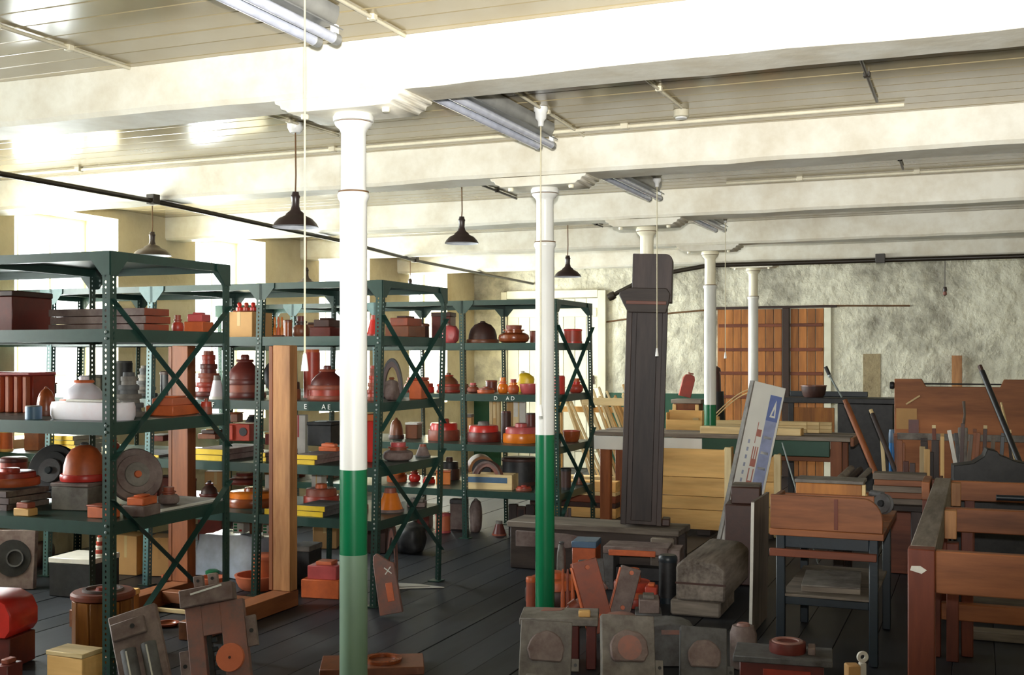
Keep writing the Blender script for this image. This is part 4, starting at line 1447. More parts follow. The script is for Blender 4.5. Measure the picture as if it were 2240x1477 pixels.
shelf_items('C', 3, [
    (336, 372, 950, .3, 'box', ['maroon', 'offwhite'], 'dark red box with a white card lid on the yellow edged plates', {'lift': .1, 'dep': .14}),
    (380, 418, 946, .45, 'drum', ['umber', 'rust'], 'dark brown drum behind the brown rack post', {'lift': .1}),
    (506, 530, 902, .3, 'box', ['brown', 'chestnut'], 'small brown box on top of the red core box', {'lift': .25, 'dep': .08, 'rz': .1}),
    (536, 566, 908, .3, 'cone', ['umber', 'black', 'umber'], 'small dark cone on top of the red core box', {'lift': .25}),
    (236, 262, 958, .5, 'pot', ['red', 'rust', 'orange'], 'little red pot behind the white-trough row\'s corner post', {}),
    (160, 196, 930, .7, 'disc', ['maroon', 'rust', 'pine'], 'dark red disc at the back behind the white plate', {}),
], 'patterns on the yellow-plate row, third shelf')
shelf_items('C', 4, [
    (392, 430, 1046, .5, 'drum', ['maroon', 'rust'], 'dark red drum behind the foot of the brown rack post', {}),
    (452, 500, 1030, .85, 'carton', ['carton', 'tape'], 'small carton at the back beside the dark brown pot', {'dep': .12}),
    (266, 320, 1048, .5, 'pulley', ['rust', 'umber', 'rust'], 'rusty pulley behind the leaning grey wheel', {}),
    (760, 806, 1070, .5, 'pulley', ['rust', 'orange', 'red'], 'rusty orange pulley hidden mostly by the faded-foot column', {}),
], 'patterns on the yellow-plate row, lowest shelf')
shelf_items('E', 1, [
    (664, 700, 706, .4, 'block', ['umber', 'brown', 'umber'], 'dark brown stepped block seen over the yellow-plate row', {'dep': .16}),
    (862, 900, 712, .4, 'pulley', ['maroon', 'rust', 'umber'], 'dark red pulley behind the large brown block', {}),
    (906, 940, 708, .5, 'drum', ['umber', 'brown'], 'dark drum seen beside the yellow-plate row\'s end post', {}),
], 'patterns on the lath-side row, upper shelf')
shelf_items('E', 2, [
    (700, 744, 818, .4, 'dome', ['umber', 'brown', 'umber'], 'dark brown dome seen over the red flanged pattern', {}),
    (884, 912, 826, .4, 'pot', ['red', 'orange', 'rust'], 'red pot beside the orange lidded box', {}),
    (918, 950, 834, .3, 'disc', ['scarlet', 'red', 'orange'], 'scarlet disc behind the end post of the yellow-plate row', {}),
    (1062, 1088, 832, .7, 'drum', ['maroon', 'rust'], 'dark red drum behind the low orange disc', {}),
    (1008, 1030, 840, .75, 'pot', ['brown', 'rust', 'brown'], 'small brown pot at the back beside the rack post', {}),
], 'patterns on the lath-side row, middle shelf')
shelf_items('E', 3, [
    (596, 640, 918, .4, 'drum', ['maroon', 'umber'], 'dark maroon drum seen under the chalked letter E', {}),
    (850, 884, 914, .4, 'dome', ['umber', 'brown', 'brown'], 'dark brown dome seen between the brace and the end post', {}),
    (888, 922, 924, .5, 'box', ['brown', 'offwhite'], 'brown box with a white card beside the dark dome', {'dep': .14}),
    (1010, 1036, 906, .85, 'box', ['carton', 'grey'], 'cardboard box behind the bright red disc', {'dep': .1}),
    (1096, 1118, 900, .7, 'cylinder', ['umber', 'maroon'], 'dark round headed cylinder behind the pink disc', {}),
    (1150, 1172, 904, .7, 'cylinder', ['maroon', 'umber'], 'dark maroon cylinder beside the pine boards', {}),
    (1200, 1228, 946, .45, 'drum', ['umber', 'rust'], 'small dark drum beside the end post', {}),
], 'patterns on the lath-side row, third shelf')
shelf_items('E', 4, [
    (444, 486, 1028, .4, 'drum', ['scarlet', 'maroon'], 'scarlet drum seen low between the rack posts', {}),
    (624, 668, 1030, .4, 'disc', ['rust', 'red', 'rust'], 'rust disc seen low beside the pale rack post', {}),
    (700, 742, 1026, .45, 'box', ['brown', 'carton'], 'brown box seen low beside the faded-foot column', {'dep': .16}),
    (846, 890, 1020, .4, 'disc', ['orange', 'amber', 'red'], 'orange disc on the fourth shelf behind the brace crossing', {}),
    (894, 920, 1026, .45, 'pot', ['scarlet', 'red', 'rust'], 'red pot on the fourth shelf behind the end of the yellow-plate row', {}),
    (1200, 1222, 1026, .6, 'cone', ['brown', 'umber', 'rust'], 'brown cone on the fourth shelf beside the chipped green column', {}),
], 'patterns on the lath-side row, fourth shelf')
shelf_items('A', 2, [
    (438, 464, 872, .9, 'disc', ['rust', 'red', 'rust'], 'low rusty disc at the back corner of the middle shelf', {}),
], 'patterns on the white-trough row, middle shelf')
shelf_items('A', 3, [
    (0, 60, 1000, .8, 'drum', ['red', 'maroon'], 'red drum at the back of the lower shelf', {}),
    (190, 246, 1000, .85, 'drum', ['slate', 'grey'], 'slate grey drum behind the orange hub', {}),
    (346, 392, 1066, .62, 'pot', ['mauve_grey', 'rust', 'rust'], 'dusty turned pot standing on the loose grey panel', {'lift': .014}),
], 'patterns on the white-trough row, lower shelf')

# ------------------------------------------------------------------ floor between the shelving rows
def bar(name, mat, a, b, w, h, parent, bevel=0.003, up=(0, 0, 1)):
    return MB().bar(a, b, w, h, up).build(name, mat, parent, bevel)


# timber rack: two uprights on floor rails
t = thing('timber_rack', 'upright timber rack of two tall posts on floor rails between the shelving rows', 'rack', (-4.5, 6.2, 0))
for s, mat in ((1, 'orange_post'), (-1, 'oak_z')):
    x = 0.395 * s
    up_ = bx('upright', mat, x - .065, x + .065, -.03, .055, .105, 1.665, t, .004)
    bx('edge_strip', 'oak_z', x - .095, x - .0652, -.03, .05, .105, 1.66, up_, .003)
    bx('floor_rail', 'oak_y', x - .07, x + .07, -.95, .06, .002, .1045, t, .004)
bx('cross_rail', 'oak', -.32, .32, -.3, -.22, .03, .1, t, .003)

# sheeted bundle, bowls and blocks under the middle row
def sheeted(t, w, dp, h, mat):
    n, k = 26, 18
    m = MB()
    for j in range(k + 1):
        for i in range(n + 1):
            a, b = i / n * 2 - 1, j / k * 2 - 1
            # unfold a drape: the middle is the top, the borders hang down
            fx, fy = max(abs(a) - .62, 0) / .38, max(abs(b) - .55, 0) / .45
            x = min(abs(a) / .62, 1) * w / 2 * (1 if a > 0 else -1) + (0.05 * fx * (1 if a > 0 else -1))
            y = min(abs(b) / .55, 1) * dp / 2 * (1 if b > 0 else -1) + (0.04 * fy * (1 if b > 0 else -1))
            z = h * (1 - max(fx, fy) * .99)
            nz = mnoise.noise((a * 3.1, b * 2.7, 3)) * .02 + mnoise.noise((a * 9, b * 8, 9)) * .008
            m.v.append((x + nz * .8, y + nz, max(.002, z + (nz - .012 if max(fx, fy) == 0 else nz * .5))))
    for j in range(k):
        for i in range(n):
            q = j * (n + 1) + i
            m.f.append((q, q + 1, q + n + 2, q + n + 1))
    return m.build('sheet', mat, t, smooth=60)


x, d = at_y(528, 7.03)
t = thing('sheeted_bundle', 'bundle wrapped in crumpled grey-blue plastic sheet under the yellow-plate row', 'bundle', (x, 7.03, 0), (0, 0, .03))
sheeted(t, .52, .3, .30, 'film')
bx('boxed_goods', 'carton', -.25, .25, -.14, .14, .003, .27, t, .004)
MB().lathe(capped([(.03, .01), (.05, .03), (.05, .05), (.03, .06)]), 12, (-.1, -.215, 0)).build('green_strap', 'leafgreen', t)
for u0, u1, vt, Y, z0, kind, cols, lab, kw in [
    (514, 622, 1256, 6.63, 0, 'bowl', ['terracotta', 'terracotta'], 'wide terracotta bowl pattern at the foot of the yellow-plate row post', {}),
    (552, 610, 1212, 6.63, .012, 'drum', ['orange', 'terracotta'], 'orange stepped block standing in the wide terracotta bowl', {}),
    (434, 494, 1262, 6.62, 0, 'bowl', ['terracotta', 'terracotta'], 'terracotta bowl beside the crossed braces of the white-trough row', {}),
    (353, 396, 1258, 6.62, 0, 'bowl', ['terracotta', 'terracotta'], 'small terracotta bowl beyond the brown rack post', {}),
    (663, 765, 1226, 6.6, 0, 'block', ['orange', 'pink', 'terracotta'], 'large orange block with a pink upper step behind the faded-foot column', {'dep': .22, 'rz': .15}),
    (120, 250, 1214, 6.05, 0, 'box', ['black', 'offwhite'], 'open black box with a pale rim under the shelves', {'dep': .3, 'rz': .1}),
    (206, 230, 1172, 6.05, .2595, 'tower', ['offwhite', 'red'], 'little white and red striped turned column on the black box', {}),
    (258, 326, 1168, 6.75, 0, 'carton', ['carton', 'tape'], 'brown carton on the floor behind the white-trough row', {'dep': .2}),
    (330, 388, 1172, 6.8, 0, 'carton', ['carton', 'carton'], 'brown untaped carton beside the brown rack post', {'dep': .2}),
    (66, 118, 1178, 6.7, 0, 'lump', ['umber', 'offwhite'], 'dark heap of cloth behind the square grey plate', {'dep': .2}),
]:
    put(u0, u1, vt, Y, z0, kind, cols, lab, group='things on the floor behind the white-trough row', **kw)

# square plate with a round sunk core on the floor
x, y, d = flo(34, 1290)
t = thing('square_pattern', 'square grey pattern with a large round black core, leaning under the shelves', 'pattern', (x, y, 0.004), (-.1, 0, FACE))
bx('plate', 'mauve_grey', -.13, .13, -.02, .03, 0, .4, t, .004)
M = rot3(math.pi / 2, 0, 0)
MB().lathe(capped([(.125, 0), (.125, .004)]), 32, (-.02, -.0205, .21), M).build('core', 'black', t)
MB().lathe([(.05, .0045), (.06, .0045), (.06, .016), (.05, .016), (.05, .0045)], 24, (0, -.0205, .21), M).build('core_ring', 'slate', t)

# staved tub with a rusty round lid, on the floor under the nearest row
x, y, d = flo(208, 1432)
t = thing('staved_tub', 'wooden staved tub pattern with a rusty round lid under the white-trough row', 'pattern', (x, y + .06, 0))
R = .155
for k in range(12):
    a = 2 * math.pi * k / 12
    M = Matrix.Rotation(a, 3, 'Z')
    MB().box(R - .025, R, -.036, .036, .002, .29, M).build('stave', 'stave', t, .004)
MB().lathe(capped([(R - .03, .01), (R - .03, .28)]), 24).build('core', 'umber', t)
l = MB().lathe(capped([(R * .95, .291), (R * 1.08, .3), (R * 1.08, .32), (R * 1.0, .332)]), 36).build('lid', 'rust', t)
MB().lathe([(R * .55, .3325), (R * .7, .3325), (R * .68, .345), (R * .57, .345), (R * .55, .3325)], 28).build('lid_ring', 'mauve_grey', l)
MB().lathe(capped([(R * .25, .3325), (R * .22, .35)]), 20).build('lid_boss', 'red', l)
t = put(106, 222, 1420, 4.38, 0, 'box', ['pine', 'pale_pine'], 'pale pine box in front of the staved tub', dep=.14, rz=0)
x, d = at_y(14, 4.5)
t = thing('rounded_pattern', 'large bright red rounded block on a dark base under the white-trough row', 'pattern', (x - .03, 4.5, 0), (0, 0, .2))
ol = [(-.2, .16), (.1, .16), (.13, .2), (.13, .28), (.1, .34), (.03, .372), (-.2, .372)]
MB().prism(ol, -.12, .12).build('rounded_block', 'scarlet', t, .006)
bx('base', 'maroon', -.2, .12, -.11, .11, .002, .1595, t)
put(262, 300, 1290, 5.35, 0, 'box', ['stave', 'pine'], 'upright ochre wooden block behind the staved tub', dep=.1, rz=.2)


# ------------------------------------------------------------------ flat machine patterns lying about
def plate_thing(name, label, u, d, v_top, w, roll, lean, parts, group=None, turn=0.0, z0=0.0):
    """pattern plate standing on the floor and leaning back; parts(t, w, h)"""
    x, y = at_d(u, d)
    zt = z_at(v_top, d) - z0
    h = zt / (math.cos(roll) * math.cos(lean))
    lift = abs(math.sin(roll)) * w / 2 + abs(math.sin(lean)) * 0.05 + .002
    t = thing(name, label, 'pattern', (x, y, z0 + lift), (-lean, roll, FACE + turn), group)
    parts(t, w, h - lift)
    return t


def P_machine(t, w, h):
    # plate with an opening, two lugs on top, ears and a round disc
    hw = w / 2
    sl = (-.45 * hw, .2 * hw, .2 * h, .62 * h)
    m = MB()
    m.box(-hw, sl[0], -.02, .02, 0, h * .82)
    m.box(sl[1], hw, -.02, .02, 0, h * .82)
    m.box(sl[0], sl[1], -.02, .02, 0, sl[2])
    m.box(sl[0], sl[1], -.02, .02, sl[3], h * .82)
    m.build('plate', 'dusty_pink', t, .002)
    bx('head_block', 'mauve_grey', -hw * 1.1, hw * .75, -.045, .02, h * .8205, h * .94, t)
    for s in (-.45, .05):
        l = bx('lug', 'mauve_grey', (s - .16) * hw, (s + .16) * hw, -.02, .01, h * .9405, h * 1.02, t, .002)
        MB().lathe(capped([(.007, 0), (.007, .002)]), 12, (s * hw, -.0201, h * .985), rot3(math.pi / 2, 0, 0)).build('bolt_hole', 'black', l)
    for s, z in ((-1, .35), (1, .5)):
        l = bx('ear', 'mauve_grey', s * hw * 1.0 if s > 0 else -hw * 1.35, hw * 1.35 if s > 0 else -hw, -.012, .012, h * z, h * (z + .2), t, .002)
        MB().lathe(capped([(.009, 0), (.009, .002)]), 12, (s * hw * 1.18, -.0121, h * (z + .1)), rot3(math.pi / 2, 0, 0)).build('bolt_hole', 'black', l)
    bx('rack_bar', 'black', sl[0] + .01, sl[0] + .03, -.01, .012, sl[2], sl[3], t, .001)
    for k in range(7):
        bx('tooth', 'iron', sl[0] + .0305, sl[0] + .05, -.008, .01, sl[2] + (sl[3] - sl[2]) * (k + .2) / 7, sl[2] + (sl[3] - sl[2]) * (k + .7) / 7, t, .001)
    M = rot3(math.pi / 2, 0, 0)
    dsk = MB().lathe(capped([(.058, 0), (.06, .01), (.058, .024)]), 30, (hw * .42, -.0205, h * .45), M).build('disc', 'terracotta', t)
    MB().lathe(capped([(.006, .0245), (.005, .028)]), 10, (hw * .42, -.0205, h * .45), M).build('centre_pin', 'umber', dsk)
    bar('chalk_stroke', 'chalk', (-hw * .7, -.0455, h * .9), (hw * .4, -.0455, h * .925), .001, .008, t, 0)


def P_cylinders(t, w, h):
    # plate carrying two half-round dark barrels
    hw = w / 2
    bx('plate', 'mauve_grey', -hw, hw, -.015, .02, 0, h, t)
    for s in (-1, 1):
        pts = [(s * .42 * hw + .32 * hw * math.cos(a), -.0155 - .32 * hw * math.sin(a)) for a in [math.pi * k / 12 for k in range(13)]]
        MB().slab(pts, h * .05, h * .72).build('half_barrel', 'slate', t)
        MB().bar((s * .42 * hw, -.016 - .33 * hw, h * .08), (s * .42 * hw, -.016 - .33 * hw, h * .7), .006, .006).build('seam', 'offwhite', t)
    bx('top_cleat', 'mauve_grey', -hw * .9, hw * .5, -.04, -.0155, h * .8, h * .93, t)
    MB().lathe(capped([(.01, 0), (.01, .002)]), 12, (0, -.0402, h * .87), rot3(math.pi / 2, 0, 0)).build('bolt_hole', 'black', t)


def P_round(t, w, h, disc='mauve_grey', plate='grey', mark='mauve_grey'):
    # square plate with a low round boss and a step below it
    hw = w / 2
    bx('plate', plate, -hw, hw, -.02, .025, 0, h, t)
    M = rot3(math.pi / 2, 0, 0)
    c = (0, -.0205, h * .6)
    rg = random.Random(int(w * 1000 + h * 977))
    ol = [(hw * .72 * math.cos(a) * rg.uniform(.95, 1.04), h * .58 + hw * .72 * math.sin(a) * rg.uniform(.95, 1.04)) for a in [math.radians(-38 + 256 * k / 20) for k in range(21)]]
    b = MB().prism(ol, -.046, -.0205).build('round_boss', disc, t, .006)
    ol2 = [(hw * .45 * math.cos(a), h * .6 + hw * .45 * math.sin(a)) for a in [math.radians(360 * k / 24) for k in range(24)]]
    MB().prism(ol2, -.0485, -.0462).build('worn_face', mark, b)
    bx('step', plate, -hw * .72, hw * .66, -.035, -.0205, h * .12, h * .24, t)
    l = bx('ear', plate, hw * 1.0003, hw * 1.3, -.015, .012, h * .3, h * .48, t, .002)
    MB().lathe(capped([(.008, 0), (.008, .002)]), 12, (hw * 1.16, -.0152, h * .39), M).build('bolt_hole', 'black', l)
    MB().lathe(capped([(.008, 0), (.008, .002)]), 12, (-hw * .8, -.0203, h * .08), M).build('bolt_hole', 'black', t)


def P_plain(t, w, h, mat='rust', edge='orange'):
    hw = w / 2
    bx('plate', mat, -hw, hw, -.025, .025, 0, h, t)
    for z in (.22, .9):
        MB().lathe(capped([(.014, 0), (.013, .008)]), 12, (hw * .1, -.0255, h * z), rot3(math.pi / 2, 0, 0)).build('plug', edge, t)
    bx('side_strip', edge, -hw - .008, -hw - .0002, -.022, .022, h * .05, h * .95, t, .002)


GP = 'flat machine patterns on the floor'
plate_thing('machine_pattern', 'dusty pink machine pattern with two lugs, a slot and a round disc', 498, 4.75, 1284, .25, math.radians(-11), math.radians(18), P_machine, GP)
plate_thing('machine_pattern', 'grey plate pattern with two dark half-round barrels', 348, 4.55, 1368, .2, math.radians(-18), math.radians(25), P_cylinders, GP, turn=.1)
# chalk-marked pattern against the middle row's end post
def P_x(t, w, h):
    hw = w / 2
    MB().prism([(-hw, 0), (hw, 0), (hw * .9, h * .8), (hw * .5, h * .84), (0, h * .92), (-hw * .5, h), (-hw * .8, h * .96), (-hw * .9, h * .8)], -.03, .03).build('body', 'dusty_pink', t, .004)
    o = bx('painted_patch', 'orange', -hw * .1, hw * .5, -.034, -.0302, h * .2, h * .5, t, .002)
    for s in (-1, 1):
        bar('chalk_mark', 'chalk', (hw * .3 - s * .02, -.0305, h * .64), (hw * .3 + s * .02, -.0305, h * .75), .001, .006, t, 0)


plate_thing('marked_pattern', 'dusty pink pattern with a white chalk cross leaning at the end of the yellow-plate row', 857, 7.0, 1212, .14, math.radians(-10), math.radians(8), P_x)
x, y, d = flo(902, 1287)
t = thing('floor_sheet', 'pale triangular sheet lying on the floor by the end post of the yellow-plate row', 'sheet', (x, y, 0.001))
MB().slab([(-.18, -.12), (.2, .09), (-.02, .12), (-.16, .1)], 0, .006).build('sheet', 'offwhite', t)
bar('fold', 'grey', (-.14, -.06, .0072), (.1, .07, .0072), .004, .002, t, 0)

# flat carved board on the floor behind the first column
x, y, d = flo(815, 1462)
t = thing('carved_board', 'flat brown carved pattern board on the floor behind the faded-foot column', 'pattern', (x, y - .02, 0.002), (0, 0, FACE + .1))
bx('board', 'brown', -.25, .27, -.14, .13, 0, .04, t)
o = MB().lathe([(.07, .0405), (.1, .0405), (.1, .055), (.07, .055), (.07, .0405)], 28, (.06, 0, 0)).build('raised_ring', 'chestnut', t)

# ------------------------------------------------------------------ heap of patterns round the second column
t = thing('channel_pattern', 'long dark weathered channel pattern carrying the tall casing', 'pattern', (-2.62, 8.14, 0.002))
bx('front_side', 'dark_timber_x', -.66, .62, -.16, -.1, 0, .31, t, .006)
bx('back_side', 'dark_timber_x', -.66, .62, .1, .16, 0, .31, t, .006)
bx('top_board', 'weathered', -.68, .64, -.18, .18, .3105, .355, t, .006)
bx('end_block', 'weathered', .44, .61, -.21, -.1605, .06, .3, t, .01)
MB().prism([(-.6, .17), (-.2, .18), (-.08, .2), (.02, .24), (-.05, .27), (-.2, .285), (-.6, .29)], -.2, -.1605).build('curved_cheek', 'mauve_grey', t, .004)

# the tall dark casing
x, d = at_y(1404, 8.15)
t = thing('tall_casing', 'tall dark wooden machine casing with a moulded ledge near its top', 'pattern', (x, 8.15, 0.369), (0, math.radians(1.7), FACE * .55))
W2 = .137
bx('shaft', 'dark_timber', -W2, W2, -.1, .12, 0, 1.62, t, .006)
bx('front_panel', 'dark_timber', -W2 * .55, W2 * .55, -.112, -.1005, .03, 1.56, t, .004)
bx('left_moulding', 'dark_timber', -W2 * 1.08, -W2 * .78, -.12, -.1005, .0, 1.6, t, .004)
bx('right_moulding', 'dark_timber', W2 * .8, W2 * 1.08, -.12, -.1005, .0, 1.6, t, .004)
MB().prism([(-W2, 1.54), (-W2 * 1.25, 1.6), (-W2 * 1.5, 1.665), (-W2 * 1.45, 1.69), (-W2 * 1.0, 1.72), (W2 * 1.0, 1.72), (W2 * 1.2, 1.68), (W2 * 1.12, 1.6), (W2, 1.54)], -.16, -.1205).build('ledge', 'dark_timber_x', t, .006)
bx('ledge_fillet', 'redwood_x', -W2 * 1.1, W2 * 1.0, -.166, -.1605, 1.6, 1.625, t, .002)
ol = [(-W2 * .85, 1.6205), (W2 * 1.25, 1.6205), (W2 * 1.25, 1.92)] + [(W2 * 1.25 - .05 + .05 * math.cos(a), 1.92 + .05 * math.sin(a)) for a in [math.pi / 2 * k / 6 for k in range(1, 7)]] + [(-W2 * .85, 1.97)]
MB().prism(ol, -.105, .12).build('head', 'dark_timber', t, .004)
bx('foot_block', 'umber', W2 * 1.085, W2 * 1.5, -.09, .05, 0.0, .05, t, .006)

HG = 'patterns heaped round the chipped green column'
for u0, u1, vt, Y, kind, cols, lab, kw in [
    (1250, 1316, 1180, 7.62, 'box', ['orange', 'blue'], 'box pattern with a blue-grey top and worn orange corner in the heap', {'dep': .22, 'rz': .15}),
    (1148, 1276, 1250, 7.0, 'disc', ['umber', 'orange', 'orange'], 'broad orange and brown disc behind the chipped green column', {}),
    (1338, 1428, 1244, 7.1, 'pulley', ['red', 'orange', 'orange'], 'bright orange flanged bracket pattern in the middle of the heap', {}),
    (1215, 1240, 1180, 7.6, 'lump', ['grey', 'slate'], 'grey lump of old pattern beside the chipped green column', {'dep': .12}),
]:
    put(u0, u1, vt, Y, 0.0, kind, cols, lab, group=HG, **kw)
x, d = at_y(1402, 7.62)
t = thing('bench_pattern', 'bench shaped pattern with a mottled red-grey top and thick grey end', 'pattern', (x, 7.62, 0.002), (0, 0, .12), HG)
zt = z_at(1192, d)
bx('top', 'mauve_grey', -.24, .2, -.13, .13, zt - .05, zt, t)
bx('front_strip', 'orange', -.2, .12, -.142, -.1305, zt - .06, zt - .02, t)
bx('end_upright', 'mauve_grey', .2005, .28, -.12, .12, 0, zt - .01, t)
bx('far_upright', 'slate', -.24, -.17, -.12, .12, 0, zt - .0505, t)
bx('lower_bar', 'black', -.1695, .2, -.05, .05, .06, .15, t)
plate_thing('leaning_pattern', 'rust mottled grey slab standing upright in the heap', 1318, 6.5, 1232, .15, math.radians(-13), math.radians(12), lambda t, w, h: P_plain(t, w, h, 'rust', 'orange'), HG, turn=.2)
a = flo(1228, 1362)
t = thing('leaning_bar', 'knobbly reddish bar lying slantwise in the heap', 'pattern', (a[0], a[1], 0.03), (0, math.radians(-62 + 90), .35), HG)
t.rotation_euler = (0, math.radians(52), FACE)
MB().tube([(0, 0, 0.0), (0, 0, .1), (0, 0, .2), (0, 0, .33)], [.028, .034, .03, .036], 10).build('shaft', 'dusty_pink', t)
MB().lathe(capped([(.045, .08), (.045, .13)]), 14).build('collar', 'rust', t)

# weathered timber blocks beside the board stack
x, y, d = flo(1520, 1352)
t = thing('timber_block', 'big weathered grey timber block with a rounded top on a smaller baulk', 'timber', (x + .03, y + .1, 0.002), (0, 0, .02))
bx('baulk', 'weathered', -.19, .12, -.08, .4, 0, .1, t, .012)
MB().prism([(-.15, .1005), (.15, .1005), (.155, .3), (.1, .345), (-.1, .355), (-.15, .31)], -.1, .75).build('block', 'weathered_y', t, .012)
MB().prism([(-.152, .2), (.157, .2), (.157, .212), (-.152, .212)], -.104, -.1005).build('joint_line', 'umber', t)
x, d = at_y(1622, 8.05)
t = thing('stepped_block', 'dark brown stepped wooden block in front of the leaning sign', 'pattern', (x, 8.05, 0.002), (0, 0, .12))
bx('lower_step', 'umber', -.11, .13, -.08, .2, 0, .56, t, .008)
bx('upper_step', 'umber', -.07, .13, -.05, .2, .5605, .68, t, .008)
bx('dusty_top', 'weathered', -.065, .128, -.045, .195, .6805, .69, t, .003)

# sign board lying on end
x, y = at_d(1602, 8.75)
roll = math.radians(13)
t = thing('sign_board', 'white sign board with red and blue lettering standing on end and leaning', 'sign', (x, y, .036), (0, roll, FACE + .26))
w, L = .27, 1.375
bx('panel', 'white_enamel', -w / 2, w / 2, -.022, .035, 0, L, t, .002)
bx('frame_edge', 'grey', -w / 2 - .012, -w / 2 - .0003, -.026, .038, 0, L, t, .002)
f = -.0228
def mark(name, mat, x0, x1, z0, z1):
    MB().box(x0, x1, f - .0006, f, z0, z1).build(name, mat, t)
plain('sign_blue', (166, 176, 214), 0.4)
plain('sign_deep_blue', (112, 130, 190), 0.4)
plain('sign_red', (196, 128, 116), 0.4)
plain('sign_grey', (170, 176, 200), 0.4)
mark('blue_band', 'sign_blue', .02, .115, .06, 1.1)
mark('blue_field', 'sign_deep_blue', .02, .118, 1.1, 1.3)
o = MB().prism([(.045, 1.13), (.095, 1.13), (.078, 1.27)], f - .0012, f - .0007).build('white_letter', 'white_enamel', t)
MB().prism([(.06, 1.145), (.082, 1.145), (.076, 1.2)], f - .0018, f - .0013).build('letter_counter', 'sign_deep_blue', t)
for k in range(8):
    z = .12 + k * .12
    mark('white_figure', 'white_enamel', .035, .1, z, z + .02)
mark('red_letter', 'sign_red', -.028, .008, .965, 1.02)          # letters turned on their side: T, E and part of a third
mark('red_letter_stem', 'sign_red', -.034, -.0285, .91, 1.075)
for z, xs_ in ((.73, (-.034, -.016, .002)), (.56, (-.034, .002))):
    mark('red_letter', 'sign_red', -.036, .01, z, z + .06)
    for q in xs_:
        mark('red_letter_stem', 'sign_red', q - .003, q + .006, z + .0602, z + .155)
for k in range(9):
    z = .42 + k * .06
    mark('small_letter', 'sign_grey', -.088, -.072, z, z + .03)

# ------------------------------------------------------------------ timber store: crates, bench, laths
def board_crate(name, label, xa, xb, y0, y1, zs, posts=True):
    t = thing(name, label, 'crate', ((xa + xb) / 2, y0, 0))
    w = (xb - xa) / 2
    for a, b in zip(zs, zs[1:]):
        bx('front_board', 'pine', -w, w, 0, .022, a + .002, b - .002, t, .003)
        bx('end_board', 'pine_y', w - .022, w, .0225, y1 - y0, a + .002, b - .002, t, .003)
        bx('end_board', 'pine_y', -w, -w + .022, .0225, y1 - y0, a + .002, b - .002, t, .003)
    if posts:
        bx('corner_post', 'pale_pine_z', w + .0005, w + .06, -.012, .03, 0.02, zs[-1] + .02, t, .003)
    for s in (-1, 1):
        bx('runner', 'dark_timber_x', s * w * .6 - .06, s * w * .6 + .06, .0, y1 - y0, .001, zs[0] - .0005, t, .003)
    return t


d_ = 10.3
zs = [.05, z_at(1112, d_), z_at(1083, d_), z_at(1042, d_), z_at(980, d_)]
board_crate('pine_crate', 'tall crate of wide new pine boards in front of the long bench', -3.02, -2.09, 10.06, 10.46, zs)
board_crate('pine_crate', 'smaller pine crate end showing behind the leaning sign', -1.98, -1.66, 10.06, 10.46, [.05, .28, .5, .72])

t = thing('joiners_bench', 'long joiner\'s bench with a white and green front rail', 'bench', (-2.25, 10.56, 0))
bx('front_rail', 'white_enamel', -1.22, -.155, 0, .05, .695, .825, t, .004)
bx('green_rail', 'green_rail' if 'green_rail' in MATS else 'dado_green', -.1545, 1.0, -.005, .05, .69, .83, t, .004)
bx('top_board', 'weathered', -1.22, 1.18, -.005, .24, .8305, .87, t, .004)
bx('top_board', 'weathered', -1.22, 1.18, .41, .66, .8305, .87, t, .004)
bx('end_cap', 'oak_y', 1.1805, 1.21, -.005, .66, .79, .868, t, .004)
for xx in (-1.12, -.3, 1.05):
    for yy in (.055, .56):
        bx('leg', 'oak_z', xx - .05, xx + .05, yy, yy + .08, 0.001, .83, t, .004)
bx('back_rail', 'oak', -1.06, 1.0, .5, .555, .6, .72, t, .004)
# things on the bench
BZ = .871
x0, _d = at_y(1499, 11.05)
t = thing('parts_tray', 'open pine tray with a card divider on the bench behind the column', 'tray', (x0, 11.05, BZ))
for nm, a in (('front', (-.18, .18, -.06, -.05, 0, .1)), ('back', (-.18, .18, .06, .07, 0, .19)), ('side', (-.18, -.17, -.0495, .0595, 0, .17)), ('side', (.17, .18, -.0495, .0595, 0, .19)), ('bottom', (-.169, .169, -.0495, .0595, 0, .01))):
    bx(nm + '_board', 'pine', *a, t, .002)
bx('loose_wedge', 'pale_pine', .08, .14, -.03, .02, .0105, .12, t, .002)
x0, _d = at_y(1645, 10.72)
t = thing('planed_slab', 'thick pale planed slab lying along the bench', 'board', (x0, 10.68, BZ))
bx('slab', 'pale_pine', -.46, .46, -.09, .08, 0, .065, t, .003)
bx('end_grain', 'pine', .4603, .466, -.088, .078, .001, .064, t, .001)
for k in range(9):
    u = 1560 + (k % 3) * 6
    x0, _d = at_y(1650 + (k % 3) * 18, 11.06)
    yy = 11.02 + (k % 3) * .05
    zz = BZ + .0005 + (k // 3) * .034
    o = bx('pine_lath', 'pale_pine', -.42 - .03 * (k % 2), .5 + .03 * (k % 3), -.02, .02, 0, .033, None, .003)
    o.location = (x0, yy, zz)
    tag(o, 'pale pine lath in the bundle lying on the bench', 'lath', 'bundle of laths on the bench')
t = thing('bent_laths', 'two thin laths bent in an arch at the back of the bench', 'lath', (at_y(1608, 11.16)[0], 11.18, BZ))
for k, r in enumerate((.03, .0)):
    pts = [(-.2 + .44 * s, 0.006 * k, .12 + .26 * math.sin(s * 1.7) + r) for s in [q / 10 for q in range(11)]]
    MB().tube(pts, .006, 6).build('lath', 'pale_pine', t)
bx('lath_block', 'pine', -.24, -.16, -.03, .03, 0, .13, t, .003)

